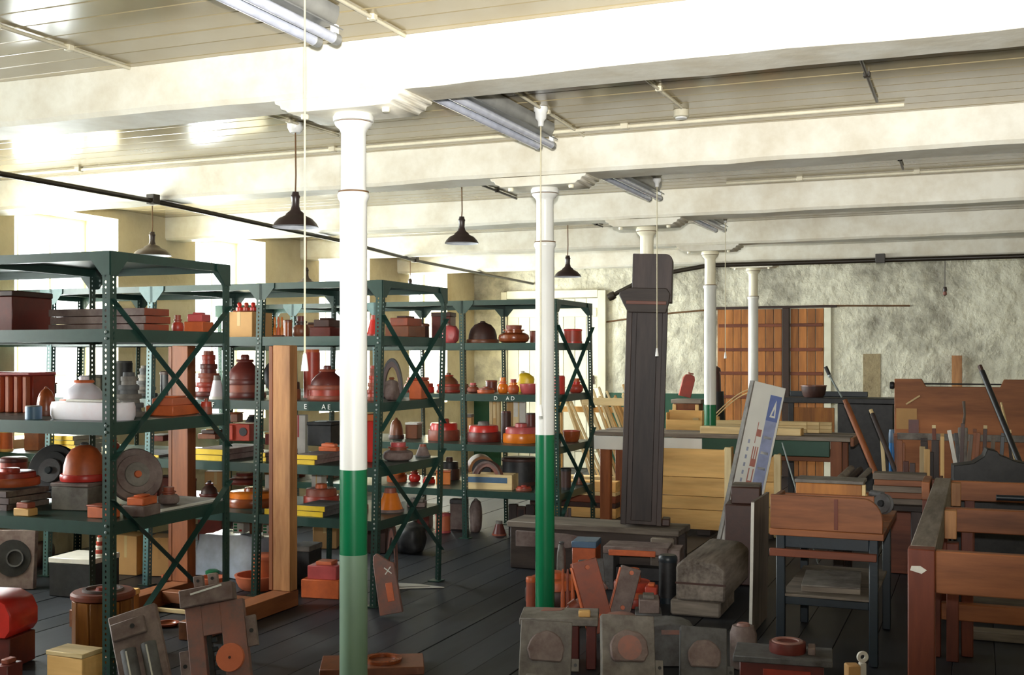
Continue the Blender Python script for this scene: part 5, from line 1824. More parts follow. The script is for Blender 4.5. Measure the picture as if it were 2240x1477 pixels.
# lath rack
t = thing('lath_rack', 'slatted pine rack holding leaning laths beside the lath-side shelving row', 'rack', (-3.75, 11.47, 0))
bx('cross_bar', 'pale_pine', -.1, .45, -.12, -.09, 1.08, 1.16, t, .003)
bx('bottom_rail', 'pale_pine', -.5, .5, -.1, .06, .3, .335, t, .003)
for xx in (-.45, .4):
    bx('post', 'pine_z', xx, xx + .05, .07, .12, 0.001, 1.1, t, .003)
bx('back_bar', 'pine', -.5, .5, .04, .0695, 1.0, 1.06, t, .003)
bx('foot_board', 'oak', -.5, .5, -.1, .06, .001, .299, t, .003)
for k in range(27):
    x0 = -4.13 + k * .0325
    ln = RND.uniform(.85, 1.02)
    dz = .336 + .004
    th = math.radians(RND.uniform(19, 25))
    o = bx('leaning_lath', RND.choice(['pale_pine_z', 'pine_z', 'pale_pine_z']), -.012, .012, -.008, .008, 0.0, ln, None, .002)
    o.location = (x0 + .36, 11.4 + .025 * (k % 4), dz + .006)
    o.rotation_euler = (0, -th, 0)
    tag(o, 'thin sawn lath leaning in the slatted pine rack', 'lath', 'laths leaning in the rack')
for k, (mat, z0, z1) in enumerate((('pine', .002, .1), ('umber', .101, .15), ('redwood_x', .151, .22), ('pale_pine', .221, .26), ('pine', .261, .36))):
    o = bx('stacked_plank', mat, -.48, .42, -.08, .08, 0, z1 - z0, None, .004)
    o.location = (-3.72, 10.82, z0)
    tag(o, ['thick yellow plank at the bottom of the stack below the laths', 'thin dark plank low in the stack below the laths', 'red-brown plank in the middle of the stack below the laths',
            'pale thin plank in the stack below the laths', 'thick yellow plank on top of the stack below the laths'][k], 'plank', 'planks stacked below the laths')

# cabinet with a red wedge by the end wall
x0, _d = at_y(1505, 12.3)
t = thing('small_cabinet', 'small brown cabinet behind the bench carrying a red wedge', 'cabinet', (x0, 12.3, 0))
bx('carcase', 'oak_z', -.14, .14, -.1, .12, 0.001, 1.08, t, .004)
bx('cabinet_top', 'weathered', -.16, .17, -.12, .14, 1.0805, 1.125, t, .004)
bx('door_panel', 'redwood', -.1, .1, -.11, -.1005, .5, 1.02, t, .003)
for s in (-1, 1):
    bx('front_stile', 'pine_z', s * .125 - .02, s * .125 + .02, -.112, -.1005, .3, 1.07, t, .003)
t = thing('red_wedge', 'tall red wooden wedge leaning on the small cabinet', 'wedge', (x0 - .03, 12.28, 1.15), (0, math.radians(14), FACE))
MB().prism([(-.07, 0), (.06, 0), (.06, .2), (.045, .24), (.0, .255), (-.05, .24), (-.07, .2)], -.03, .03).build('wedge_body', 'red', t, .004)
bx('wedge_tip', 'rust', -.03, .03, -.02, .02, .2555, .27, t, .003)
x1, _d = at_y(1540, 12.4)
t = thing('dark_stool_pattern', 'tall dark ribbed pattern between the red wedge and the column', 'pattern', (x1 + .06, 12.72, 0), (0, 0, .2))
MB().lathe(capped([(.12, 0.001), (.1, .9), (.09, 1.2)]), 20).build('stem', 'black', t)
MB().lathe(capped([(.06, 1.2005), (.055, 1.38), (.04, 1.42)]), 20).build('neck', 'umber', t)
MB().lathe(capped([(.06, 1.4205), (.05, 1.46), (.02, 1.48)]), 20).build('top_knob', 'umber', t)

# --- more pieces in the heap and on the floor
for u0, u1, vt, Y, kind, cols, lab, kw in [
    (1440, 1482, 1214, 7.25, 'drum', ['black', 'iron'], 'black drum in front of the thick grey end of the bench shaped pattern', {}),
    (1386, 1450, 1300, 6.52, 'block', ['slate', 'mauve_grey', 'grey'], 'grey stepped block on the floor in front of the orange bracket', {'dep': .2, 'rz': .3}),
    (1150, 1172, 1262, 6.6, 'drum', ['rust', 'orange'], 'small rusty drum just outside the foot of the chipped green column', {}),
    (1222, 1262, 1246, 6.72, 'skittles', ['orange', 'rust', 'rust'], 'orange peg pattern beside the foot of the chipped green column', {'dep': .1}),
    (1404, 1446, 1276, 6.95, 'block', ['maroon', 'red', 'orange'], 'dark red stepped block at the edge of the heap', {'dep': .12}),
]:
    put(u0, u1, vt, Y, 0.0, kind, cols, lab, group=HG, **kw)
plate_thing('leaning_pattern', 'orange edged slab leaning behind the rust mottled slab', 1352, 6.85, 1246, .12, math.radians(16), math.radians(10), lambda t, w, h: P_plain(t, w, h, 'mauve_grey', 'orange'), HG)
plate_thing('round_pattern', 'dark grey square plate standing among the orange pieces of the heap', 1300, 7.3, 1226, .16, math.radians(-4), math.radians(8), lambda t, w, h: P_round(t, w, h, 'slate', 'slate', 'rust'), HG)
# pale stick, brown baulk and small pieces in front of the timber rack
a, b = flo(338, 1338), flo(428, 1347)
t = thing('pale_stick', 'pale square stick lying on the floor behind the machine patterns', 'stick', (a[0], a[1], .002))
bar('stick_body', 'pale_pine', (0, 0, .014), (b[0] - a[0], b[1] - a[1], .014), .022, .024, t, .002)
bar('stick_end', 'pine', (-.006, 0, .014), (-.0005, 0, .014), .02, .022, t, 0)
put(338, 392, 1372, 5.5, 0, 'bowl', ['chestnut', 'rust'], 'small chestnut bowl on the floor behind the barrelled plate', group='things on the floor behind the white-trough row')
put(232, 300, 1418, 4.75, 0, 'block', ['stave', 'weathered', 'grey'], 'weathered and ochre block beside the white-trough row\'s corner post', dep=.1, rz=.3)
put(-10, 48, 1440, 3.95, 0, 'block', ['maroon', 'maroon', 'rust'], 'dark maroon block at the foot of the bright red rounded block', dep=.12, rz=.1)
for u0, u1, vt, Y, kind, cols, lab, kw in [
    (862, 936, 1138, 8.3, 'lump', ['black', 'grey'], 'big black sack on the floor between the two shelving rows', {'dep': .3}),
    (806, 850, 1132, 8.25, 'box', ['umber', 'black'], 'dark box beside the big black sack', {'dep': .2}),
    (906, 946, 1112, 9.5, 'box', ['maroon', 'rust'], 'dark red box under the lath-side row behind the big black sack', {'dep': .2}),
    (690, 742, 1120, 8.3, 'carton', ['carton', 'tape'], 'taped carton on the floor behind the yellow-plate row', {'dep': .25}),
    (440, 500, 1120, 8.3, 'box', ['maroon', 'umber'], 'dark maroon box on the floor behind the sheeted bundle', {'dep': .25}),
    (1184, 1206, 1120, 9.5, 'drum', ['umber', 'black'], 'dark drum under the lath-side row end', {}),
    (1226, 1250, 1112, 9.6, 'boards', ['dark_timber', 'umber', 'umber'], 'dark boards under the end of the lath-side row', {'dep': .06}),
]:
    put(u0, u1, vt, Y, 0.0, kind, cols, lab, group='things on the floor under the shelving', **kw)

# ------------------------------------------------------------------ right-hand side: moulding bench, frame, timber against the end wall
# steel-legged bench
TX0, TX1, TY0, TY1, TZ = -1.03, -.455, 6.1, 7.08, .69
t = thing('moulding_bench', 'steel-legged work bench with a wooden top and a lower shelf', 'bench', (TX0, TY0, 0))
w, dp = TX1 - TX0, TY1 - TY0
for k in range(4):
    bx('top_board', 'oak', 0, w, dp * k / 4 + .002, dp * (k + 1) / 4 - .002, TZ - .035, TZ, t, .003)
for xx in (.03, w - .075):
    for yy in (.03, dp - .075):
        bx('leg', 'iron', xx, xx + .045, yy, yy + .045, .001, TZ - .0355, t, .004)
bx('top_rail', 'iron', .076, w - .0755, .035, .065, TZ - .1, TZ - .0355, t, .003)
bx('top_rail', 'iron', .076, w - .0755, dp - .065, dp - .035, TZ - .1, TZ - .0355, t, .003)
for xx in (.035, w - .065):
    bx('side_rail', 'iron', xx, xx + .03, .0755, dp - .0755, TZ - .1, TZ - .0355, t, .003)
bx('wooden_rail', 'redwood_x', 0.0, w - .035, .0, .029, .545, .585, t, .003)
bx('shelf_rail', 'iron', .076, w - .0755, .035, .06, .29, .33, t, .003)
bx('shelf_rail', 'iron', .076, w - .0755, dp - .06, dp - .035, .29, .33, t, .003)
bx('lower_shelf', 'weathered', .05, w - .05, .036, dp - .036, .3305, .345, t, .003)
t = thing('grey_sheet', 'pale grey sheet lying on the lower shelf of the steel-legged bench', 'sheet', (-.74, 6.46, .3465), (0, 0, .08))
bx('sheet', 'grey', -.16, .14, -.24, .25, .03, .038, t, .001)
bx('front_batten', 'weathered', -.16, .14, -.235, -.19, .0, .0295, t, .002)
bx('rear_batten', 'weathered', -.16, .14, .19, .235, .0, .0295, t, .002)

# box with a rounded end standing on the bench
t = thing('curved_trough', 'low wooden trough with a front board rounded at one end, on the steel-legged bench', 'trough', (TX0, TY0, TZ))
h = .178
ol = [(.005, .001), (.57, .001), (.57, .06)] + [(.57 - .1 + .1 * math.cos(a), .06 + (h - .06) * math.sin(a)) for a in [math.pi / 2 * k / 8 for k in range(1, 9)]] + [(.005, h)]
MB().prism(ol, .0, .03).build('front_board', 'oak', t, .003)
bx('joint_strip', 'redwood', .33, .35, -.003, -.0002, .01, h - .01, t, .001)
bx('back_board', 'oak', .005, .5, .34, .365, .001, .15, t, .003)
bx('end_board', 'oak_y', .005, .03, .0305, .3395, .001, .165, t, .003)
t = thing('long_box', 'long shallow wooden box with a dusty grey lid behind the curved trough', 'box', (-1.0, 6.62, TZ + .001))
bx('body', 'stave', .03, .39, 0, .2, 0, .19, t, .004)
bx('lid', 'grey', .025, .4, -.006, .21, .1905, .21, t, .003)
bx('corner_block', 'pale_pine', .3905, .41, 0, .03, 0, .19, t, .002)
t = thing('grey_pulley', 'grey metal pulley wheel lying on the rear corner of the steel-legged bench', 'pulley', (-.515, 6.88, TZ + .06), (math.radians(80), 0, math.radians(-30)))
MB().lathe(capped([(.055, -.02), (.058, -.012), (.045, -.006), (.045, .006), (.058, .012), (.055, .02)]), 26).build('wheel', 'slate', t)
MB().lathe(capped([(.02, .0205), (.018, .035)]), 16).build('hub', 'black', t)
MB().tube([(-.03, .05, -.03), (-.12, .055, -.05)], .02, 10).build('crank', 'slate', t)

# sheet on edge beside the bench
x, d = at_x(1640, -1.2)
t = thing('board_on_edge', 'tall grey board standing on edge against the side of the steel-legged bench', 'board', (-1.215, 6.56, .002), (0, math.radians(1), 0))
bx('board', 'weathered_z', -.009, .009, .006, .5, 0, .765, t, .001)
bx('pale_edge', 'offwhite', -.009, .009, 0, .0055, 0, .76, t, .001)

# stacked boards between the benches
t = thing('bearer_trestle', 'rough trestle of dark wood carrying offcuts behind the steel-legged bench', 'trestle', (-.98, 8.05, 0))
for xx in (.05, .55):
    for yy in (0.02, .5):
        bx('leg', 'dark_timber', xx, xx + .07, yy, yy + .07, .001, .56, t, .004)
bx('deck', 'dark_timber_x', 0, .66, 0, .6, .5605, .6, t, .004)
x0, _ = at_y(1880, 8.2)
for k in range(5):
    o = bx('stacked_offcut', ['weathered', 'oak', 'weathered', 'oak', 'weathered'][k], -.17, .17, -.09, .09, 0, .04, None, .003)
    o.location = (-.505 + .01 * (k % 2), 8.18 - .01 * (k % 3), .601 + k * .041)
    o.rotation_euler = (0, 0, .02 * (k % 3))
    tag(o, ['weathered board at the bottom of the offcut stack on the dark trestle', 'brown board second from the bottom of the offcut stack', 'weathered board in the middle of the offcut stack',
            'brown board second from the top of the offcut stack', 'grey dusty board on top of the offcut stack'][k], 'board', 'offcut stack on the dark trestle')
for k in range(4):
    o = bx('rough_offcut', ['pale_pine', 'pine', 'oak', 'weathered'][k], -.12 + .02 * k, .12, -.03, .03, 0, .045, None, .003)
    o.location = (-.84, 8.12 + .085 * k, .601 + .0)
    o.rotation_euler = (0, 0, .5)
    tag(o, ['pale split pine offcut on the dark trestle', 'yellow pine offcut on the dark trestle', 'brown offcut on the dark trestle', 'weathered offcut at the back of the dark trestle'][k], 'offcut', 'loose offcuts on the dark trestle')
for k, (mat, r, lab) in enumerate((('weathered', .026, 'round weathered bar lying across the offcuts'), ('dark_timber', .022, 'dark round bar lying across the offcuts'), ('grey', .02, 'pale grey bar lying across the offcuts'))):
    xx = -.95 + .062 * k
    o = MB().tube([(xx, 8.05, .675 + r), (xx + .14, 8.42, .68 + r + .1)], r, 10)
    t = thing('crossing_bar', lab, 'bar', (xx, 8.05, .67 + r), group='bars lying across the offcuts')
    MB().tube([(0, 0, 0), (.1, .4, .1)], r, 10).build('bar_shaft', mat, t)
    MB().tube([(-.0065, -.02, -.005), (-.0004, -.001, -.0005)], r * .85, 10).build('bar_end', 'pale_pine' if k == 0 else mat, t)

# red stained box between bench and frame
t = put(2000, 2056, 1048, 7.85, 0, 'box', ['redwood', 'oak'], 'red stained wooden box between the bench and the timber staging', dep=.4, rz=0)

# long open timber frame
FX, FY0, FY1, FZ = -.225, 5.02, 8.0, .8
t = thing('timber_staging', 'long open staging of red-brown timber with deep cross rails', 'staging', (FX, FY0, 0))
bx('corner_post', 'redwood', -.055, .052, 0, .09, .001, FZ - .001, t, .005)
bx('side_rail', 'weathered_y', -.05, .05, .0905, FY1 - FY0, FZ - .16, FZ, t, .005)
for yy, xw in ((1.45, .07), (2.86, .07)):
    bx('post', 'redwood', -.05, .03, yy, yy + .09, .001, FZ - .1605, t, .004)
bx('cross_rail', 'oak', .0525, 1.3, .005, .06, FZ - .18, FZ - .005, t, .005)
for yy in (1.45, 2.86):
    bx('cross_rail', 'oak', .0505, 1.3, yy, yy + .06, FZ - .13, FZ - .005, t, .005)
    bx('cleat', 'orange_post', .0505, .11, yy - .065, yy - .0005, FZ - .16, FZ - .01, t, .004)
    bx('inner_post', 'redwood', .13, .19, yy + .0605, yy + .13, .001, FZ - .02, t, .004)
bx('low_rail', 'oak', .0305, 1.3, 1.46, 1.52, .2, .29, t, .005)
bx('low_post', 'redwood', .06, .12, 1.375, 1.4595, .001, .62, t, .004)
bx('far_post', 'redwood', 1.2, 1.29, 0.0605, .14, .001, FZ - .19, t, .004)
bx('far_post', 'redwood', 1.2, 1.29, 2.79, 2.8595, .001, FZ - .14, t, .004)
MB().slab([(-.035, 0), (.01, -.012), (.03, .004), (.005, .02), (-.03, .018)], -.001, .001, rot3(math.pi / 2, 0, 0), (-.01, -.0012, FZ - .09)).build('paint_scrap', 'offwhite', t)
t = thing('iron_spindle', 'dark iron spindle with a wheel lying across the timber staging', 'spindle', (.1, 6.83, FZ + .02))
MB().tube([(-.02, 0, 0), (.28, .02, 0)], .016, 10).build('rod', 'iron', t)
MB().lathe(capped([(.04, 0), (.042, .008), (.04, .02)]), 20, (.281, .02, .022), rot3(0, math.pi / 2, 0)).build('wheel', 'slate', t)
t = thing('floor_plank', 'grey plank lying on the floor inside the timber staging', 'plank', (.2, 7.0, 0.002))
bx('plank_body', 'weathered', -.25, .22, -.06, .06, 0, .05, t, .004)
bx('plank_end', 'grey', .2205, .226, -.058, .058, .001, .049, t, .001)
t = thing('floor_plank', 'second grey plank standing on edge inside the timber staging', 'plank', (.2, 7.6, 0.002))
bx('plank_body', 'weathered', -.27, .24, -.02, .02, 0, .2, t, .004)
bx('plank_end', 'grey', .2405, .246, -.018, .018, .001, .199, t, .001)

# brown shaped panel standing behind the offcut bin
PY = 10.9
xa, da = at_y(1957, PY)
xb, db = at_y(2290, PY)
t = thing('shaped_panel', 'large brown wooden panel with two raised ends joined by a dark rod', 'panel', ((xa + xb) / 2, PY, 0.001))
hw = (xb - xa) / 2
dm = (da + db) / 2
zt, zn = z_at(829, da), z_at(847, dm)
x1, _ = at_y(2016, PY)
x2, _ = at_y(2026, PY)
x3, _ = at_y(2188, PY)
x4, _ = at_y(2196, PY)
c = (xa + xb) / 2
ol = [(-hw, .35), (hw, .35), (hw, zt), (x4 - c, zt), (x3 - c, zn), (x2 - c, zn), (x1 - c, zt), (-hw, zt)]
MB().prism(ol, -.03, .03).build('panel_board', 'panel_brown', t, .004)
bx('cross_rail', 'grey', -hw + .02, hw, -.05, -.0305, z_at(965, dm), z_at(950, dm), t, .004)
for s in (-1, 1):
    bx('end_leg', 'dark_timber', s * hw * .92 - .05, s * hw * .92 + .05, -.028, .028, 0, .3495, t, .004)
MB().tube([(x1 - c + .01, 0, z_at(841, dm)), (x4 - c - .01, 0, z_at(841, dm))], .007, 8).build('tie_rod', 'black', t)
MB().lathe(capped([(.03, 0), (.034, .01), (.034, .03), (.025, .04)]), 16, (-hw - .0405, 0, zt - .06), rot3(0, math.pi / 2, 0)).build('end_knob', 'black', t)
o = bar('pale_stick', 'pale_pine', (at_y(1982, PY - .05)[0] - c, -.036, z_at(884, da)), (at_y(2012, PY - .05)[0] - c, -.036, z_at(865, da)), .008, .014, t, .001)
o = MB().box(at_y(1961, PY)[0] - c, at_y(2006, PY)[0] - c, -.0345, -.0305, z_at(938, da), z_at(893, da)).build('pinned_card', 'carton', t)
o = MB().box(at_y(1988, PY)[0] - c, at_y(2010, PY)[0] - c, -.0385, -.035, z_at(946, da), z_at(917, da)).build('dark_card', 'maroon', t)

# plank on end against the far wall
x, d = at_y(2093, 15.2)
t = thing('wall_plank', 'orange-brown plank standing on end against the stained wall', 'plank', (x, 15.26, .001), (math.radians(-2), 0, 0))
bx('plank_face', 'orange_post', -.06, .06, -.015, .015, .002, z_at(778, d), t, .003)
bx('batten', 'oak', -.06, .06, -.03, -.0155, .5, .56, t, .002)

# dark work bench by the boarded door
CY = 13.3
xa, _ = at_y(1722, CY)
xb, _ = at_y(1962, CY)
c = (xa + xb) / 2
hw = (xb - xa) / 2
t = thing('dark_workbench', 'black machine bench in front of the brown boarded door', 'bench', (c, CY, 0))
bx('bench_top', 'black', -hw, hw, -.25, .25, 1.07, 1.13, t, .006)
bx('upstand', 'iron', -hw, hw * .45, .2, .25, 1.1305, 1.19, t, .004)
bx('front_boards', 'stave', -hw * .84, -hw * .08, -.22, -.2, .7, 1.02, t, .003)
bx('lower_panel', 'umber', -hw * .7, -hw * .3, -.235, -.2205, .5, .86, t, .003)
bx('side_cabinet', 'black', -hw * .02, hw * .96, -.24, .2, .05, 1.0695, t, .006)
for s in (-.92, .98):
    bx('leg', 'black', s * hw - .06 * (1 if s > 0 else 0), s * hw + .06 * (1 if s < 0 else 0), -.2395, -.19, .001, 1.0695 if s < 0 else .0495, t, .004)
x1, _ = at_y(1780, CY - .1)
t = put(1752, 1808, 843, CY - .05, 1.1305, 'bowl', ['umber', 'brown'], 'dark brown wooden bowl pattern on the black bench')
x1, _ = at_y(1808, CY - .08)
t = thing('lever_rod', 'steel lever with a bright ball and dark grip rising from the black bench', 'lever', (at_y(1842, CY - .1)[0], CY - .12, 1.136))
tx = at_y(1806, CY - .12)[0] - t.location.x
tz = z_at(802, 13.3) - 1.1315
MB().tube([(0, 0, 0), (tx * .75, 0, tz * .7)], .01, 8).build('rod', 'bolt_grey', t)
MB().lathe([(0, -.022), (.018, -.012), (.022, 0), (.018, .012), (0, .022)], 14, (tx * .75, 0, tz * .7)).build('ball', 'bolt_grey', t)
MB().tube([(tx * .78, 0, tz * .735), (tx, 0, tz)], .02, 10).build('grip', 'black', t)

# leaning poles
def pole(label, u0, v0, d0, u1, d1, r, mat, tipmat=None, square=False, z1=0.004):
    a = at_d(u0, d0)
    b = at_d(u1, d1)
    za = z_at(v0, d0)
    t = thing('leaning_pole', label, 'pole', (b[0], b[1], z1), group='poles leaning among the timber')
    e = (a[0] - b[0], a[1] - b[1], za - z1)
    if square:
        MB().bar((0, 0, r * .6), e, r * 2, r * 1.4).build('shaft', mat, t, .002)
    else:
        MB().tube([(0, 0, r * .5), e], r, 10).build('shaft', mat, t)
    q = [e[i] * 1.0004 for i in range(3)]
    q2 = [e[i] * 1.03 for i in range(3)]
    MB().tube([q, q2], r * .8, 8).build('tip', tipmat or mat, t)
    return t


pole('long black pole leaning before the shaped brown panel', 2148, 812, 9.3, 2330, 8.35, .022, 'black', 'umber')
pole('thick brown pole with a split end leaning before the black bench', 1852, 884, 9.9, 1985, 9.35, .026, 'oak_z', 'oak_z')
pole('slim pole with a pale worn tip leaning beside the thick brown pole', 1908, 905, 9.8, 2030, 9.25, .02, 'dark_timber', 'pale_pine')
pole('thin steel rod leaning behind the offcut stack', 1713, 976, 9.0, 1790, 8.75, .006, 'bolt_grey')
pole('pale stick leaning beside the long black pole', 2192, 890, 9.75, 2270, 9.25, .01, 'pale_pine', 'pale_pine')

# bin of offcuts in front of the shaped panel
BY = 9.0
xa, _ = at_y(1950, BY)
xb, _ = at_y(2062, BY)
t = thing('offcut_bin', 'low open red-brown bin full of upright offcuts', 'bin', ((xa + xb) / 2, BY, .001))
hw = (xb - xa) / 2
zb = z_at(1046, BY / 1.07)
bx('front_board', 'redwood_x', -hw, hw, -.15, -.13, 0, zb, t, .003)
bx('back_board', 'redwood_x', -hw, hw, .13, .15, 0, zb, t, .003)
for s in (-1, 1):
    bx('end_board', 'oak_y', s * hw - (.02 if s > 0 else 0), s * hw + (.02 if s < 0 else 0), -.1295, .1295, 0, zb, t, .003)
bx('bottom_board', 'redwood_x', -hw + .0205, hw - .0205, -.1295, .1295, 0, .02, t, 0)
OFF = [(1968, 962, 'oak_z', 'brown'), (1982, 1008, 'redwood', 'red-brown'), (1996, 1012, 'umber', 'dark'), (2018, 976, 'pale_pine_z', 'pale tipped'), (2028, 982, 'pine_z', 'yellow'),
       (2036, 988, 'dark_timber', 'blackish'), (2046, 962, 'dark_timber', 'thick dark'), (1972, 968, 'oak_z', 'broad brown')]
for k, (u, v, mat, col) in enumerate(OFF):
    yy = BY - .085 + .055 * (k % 4)
    x, d = at_y(u, yy)
    wd = .02 if k < 6 else .026
    o = bx('upright_offcut', mat, -wd, wd, -.016, .016, 0, z_at(v, d) - .025, None, .002)
    o.location = (x, yy, .0225)
    tag(o, '%s offcut standing in the low red-brown bin' % col, 'offcut', 'offcuts in the bin')
TALL = [(2078, 940, 'offwhite', 'pale grey'), (2092, 946, 'slate', 'slate grey'), (2106, 925, 'umber', 'dark brown'), (2124, 950, 'weathered_z', 'weathered'), (2140, 945, 'oak_z', 'thin orange-brown'), (2072, 945, 'redwood', 'reddish')]
t = thing('lath_bucket', 'black bucket holding tall strips beside the offcut bin', 'bucket', (at_y(2112, 9.05)[0], 9.05, 0.001))
hollow('bucket', 'black', [(.1, 0), (.13, .9), (.135, 1.0)], .004, t, 1.0, .52)
MB().lathe([(.133, .521), (.139, .521), (.139, .53), (.133, .53), (.133, .521)], 28).build('bucket_rim', 'iron', t)
for k, (u, v, mat, col) in enumerate(TALL[:5]):
    a = k * 2 * math.pi / 5
    bxp = t.location.x + .062 * math.cos(a)
    byp = 9.05 + .062 * math.sin(a)
    x, d = at_y(u, byp)
    zt = z_at(v, d)
    th = math.atan2(x - bxp, zt - .09)
    o = bx('tall_strip', mat, -.014, .014, -.01, .01, 0, (zt - .06) / math.cos(th), None, .002)
    o.location = (bxp, byp, .055)
    o.rotation_euler = (0, th, 0)
    tag(o, '%s strip standing in the black bucket' % col, 'strip', 'strips in the black bucket')
# brush-like tool among the strips
t = thing('paddle', 'grey wooden paddle with a slender handle leaning behind the bucket', 'paddle', (at_y(2098, 9.35)[0], 9.35, .002), (0, math.radians(1.5), 0))
zt = z_at(878, 9.35 / 1.072)
bx('blade', 'grey', -.035, .035, -.012, .012, 0, zt - .2, t, .006)
MB().tube([(0, 0, zt - .21), (.01, 0, zt - .1), (0, 0, zt)], [.012, .008, .011], 8).build('handle', 'weathered_z', t)
# dark saddle-shaped pattern
SY = 8.62
xa, d = at_y(2150, SY)
t = thing('saddle_pattern', 'dark blue-black saddle shaped pattern with a central hump behind the timber staging', 'pattern', (xa, SY, .001), (0, 0, .1))
z0 = z_at(1012, d)
ol = [(-.2, 0), (.3, 0), (.3, z0), (.2, z0 + .02), (.13, z0 + .05), (.1, z0 + .06), (.085, z_at(985, d)), (.02, z_at(980, d)), (0, z0 + .05), (-.07, z0 + .0), (-.2, z0 - .02)]
MB().prism(ol, -.1, .1).build('saddle_body', 'black', t, .005)
bx('foot_board', 'dark_timber_x', -.22, .32, -.13, -.1005, 0, .12, t, .004)
# blue pail by the black bench
t = put(1944, 1962, 940, 11.4, 0, 'drum', ['bright_blue', 'blue'], 'bright blue drum in the shadow beside the shaped panel')

# ------------------------------------------------------------------ patterns along the front of the floor
FG = 'grey patterns along the front of the floor'
x, d = at_y(1225, 5.62)
t = thing('table_pattern', 'low grey table shaped pattern with an orange stained top', 'pattern', (x, 5.62, .001), (0, 0, FACE * .75), FG)
zt = z_at(1362, 5.75)
bx('top', 'grey', -.2, .2, -.15, .12, zt - .035, zt, t)
for xx in (-.19, .14):
    bx('support', 'maroon', xx, xx + .05, -.13, .1, 0, zt - .0355, t)
MB().slab([(-.1, .02), (.0, .04), (.02, .09), (-.09, .1)], zt + .0002, zt + .003).build('stain_patch', 'dusty_pink', t)
bx('lug', 'pine', .1, .16, -.1, -.05, zt + .0002, zt + .03, t)
bx('back_leg', 'maroon', -.02, .1, -.08, .08, 0, zt - .0355, t)
P1 = lambda t, w, h: P_round(t, w, h)
plate_thing('round_pattern', 'square grey plate with a rough round boss leaning on the low table pattern', 1190, 5.36, 1372, .245, math.radians(3), math.radians(20), P1, FG)
plate_thing('round_pattern', 'large grey plate with a pink ringed boss beside the low table pattern', 1375, 5.2, 1366, .25, math.radians(4), math.radians(24), lambda t, w, h: P_round(t, w, h, 'mauve_grey', 'grey', 'dusty_pink'), FG, turn=.1)
plate_thing('round_pattern', 'grey plate with a stepped half-round boss beside the red disc box', 1538, 5.22, 1388, .215, math.radians(4), math.radians(22), lambda t, w, h: P_round(t, w, h, 'mauve_grey', 'slate', 'mauve_grey'), FG)
x, d = at_y(1462, 5.85)
t = thing('dome_block', 'grey block with a low domed top behind the front plates', 'pattern', (x, 5.85, .001), (0, 0, FACE), FG)
zt = z_at(1356, d)
pts = [(-.13, 0), (.13, 0), (.13, zt * .86), (.08, zt * .96), (0, zt), (-.08, zt * .96), (-.13, zt * .86)]
MB().prism(pts, -.1, .1).build('block_body', 'slate', t, .004)
bx('side_patch', 'dusty_pink', -.05, .06, -.103, -.1005, zt * .75, zt * .86, t, .001)
x, d = at_y(1354, 5.75)
t = thing('orange_boss_block', 'grey block with a worn orange top behind the pink ringed plate', 'pattern', (x, 5.78, .001), (0, 0, FACE), FG)
zt = z_at(1347, d)
bx('block_body', 'mauve_grey', -.09, .1, -.07, .08, 0, zt - .03, t)
MB().lathe(capped([(.085, zt - .0295), (.085, zt - .01), (.07, zt)]), 24, (0, 0, 0)).build('worn_top', 'dusty_pink', t)
x, d = at_y(1712, 5.6)
t = thing('disc_box', 'dark red box under a grey board carrying a red disc', 'pattern', (x - .01, 5.62, .001), (0, 0, .12), FG)
zt = z_at(1428, d)
bx('box_body', 'maroon', -.19, .2, -.11, .11, 0, zt - .03, t)
bx('front_patch', 'red', -.08, .14, -.115, -.1105, .02, zt - .06, t, .002)
bx('board', 'slate', -.22, .24, -.14, .13, zt - .0295, zt, t)
o = MB().lathe(capped([(.085, zt + .0003), (.088, zt + .01), (.085, zt + .05)]), 30, (.03, 0, 0)).build('disc', 'maroon', t)
MB().lathe([(.05, zt + .0503), (.075, zt + .0503), (.072, zt + .056), (.053, zt + .056), (.05, zt + .0503)], 26, (.03, 0, 0)).build('disc_ring', 'dusty_pink', o)
bx('side_lug', 'mauve_grey', .125, .16, -.05, .05, zt + .0003, zt + .035, t)
x, d = at_y(1622, 5.75)
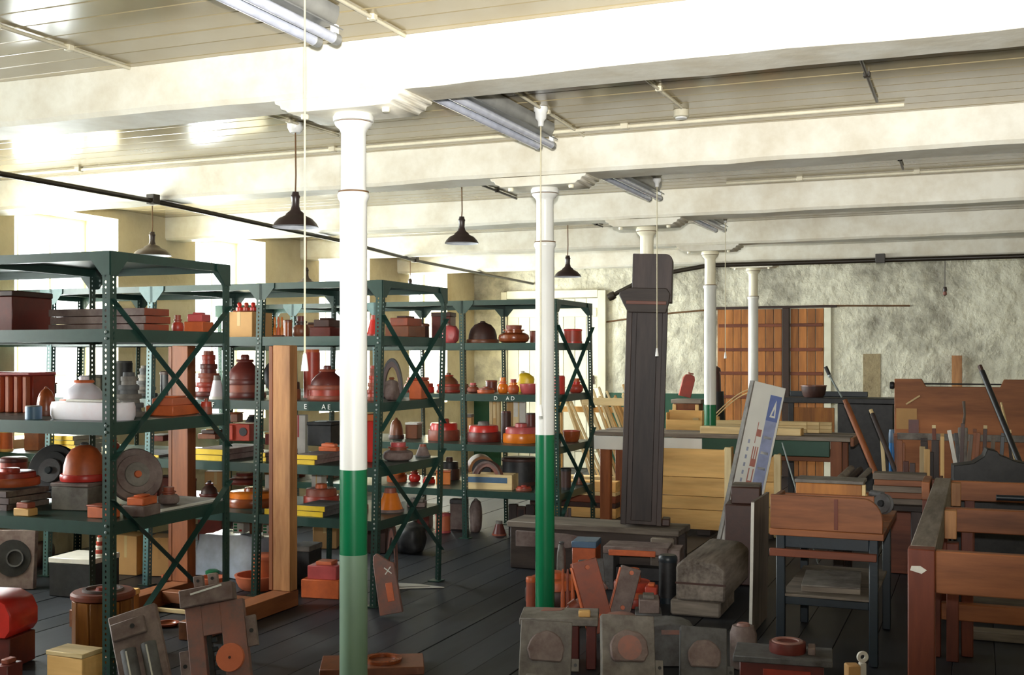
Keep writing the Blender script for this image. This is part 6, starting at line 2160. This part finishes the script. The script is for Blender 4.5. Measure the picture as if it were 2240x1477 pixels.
t = thing('fluted_pattern', 'small pinkish fluted pattern between the grey plate and the red disc box', 'pattern', (x - .02, 5.9, .001), (0, 0, .3), FG)
zt = z_at(1384, d)
MB().lathe(capped([(.07, 0), (.07, zt * .8), (.055, zt)]), 9).build('fluted_body', 'mauve_grey', t)
MB().lathe(capped([(.035, zt + .0003), (.03, zt + .012)]), 16).build('top_boss', 'dusty_pink', t)
x, d = at_y(1876, 5.3)
t = thing('eye_fitting', 'pale metal eye fitting on a tan block by the bench leg', 'fitting', (x, 5.36, .001), (0, 0, FACE))
zt = z_at(1436, d)
bx('tan_block', 'carton', -.06, .0, -.03, .03, 0, zt - .05, t, .006)
bx('stem_block', 'offwhite', .0005, .03, -.015, .015, 0, zt - .042, t, .004)
MB().lathe([(.011, -.008), (.024, -.008), (.027, 0), (.024, .008), (.011, .008), (.011, -.008)], 22, (.016, 0, zt - .018), rot3(math.pi / 2, 0, 0)).build('eye', 'offwhite', t)
# loose strips propped against the shaped panel
PROP = [(1946, 958, 'pale_pine_z', 'pale yellow'), (1972, 948, 'oak_z', 'red-brown'), (2030, 958, 'dark_timber', 'wide blackish'), (2048, 930, 'redwood', 'thin reddish'), (2062, 948, 'pine_z', 'bright pine'),
        (2128, 938, 'oak_z', 'orange-brown'), (2146, 930, 'umber', 'dark umber'), (2160, 952, 'weathered_z', 'grey weathered'), (2176, 946, 'iron', 'blue-black'), (2226, 940, 'dark_timber', 'black-brown')]
for k, (u, v, mat, col) in enumerate(PROP):
    x, d = at_y(u, 10.72)
    h = z_at(v, d)
    wd = .03 if 'wide' in col else .016
    t = thing('propped_strip', '%s strip of wood propped upright against the shaped brown panel' % col, 'strip', (x, 10.6 + .012 * (k % 2), .004), (math.radians(-3.0), math.radians((k * 37 % 9) - 4), 0), 'strips propped against the shaped panel')
    bx('strip_body', mat, -wd, wd, -.008, .008, 0.003, h * .97, t, .002)
    bx('strip_end', 'pale_pine_z' if k % 3 == 0 else mat, -wd * .96, wd * .96, -.0076, .0076, h * .9704, h, t, .001)
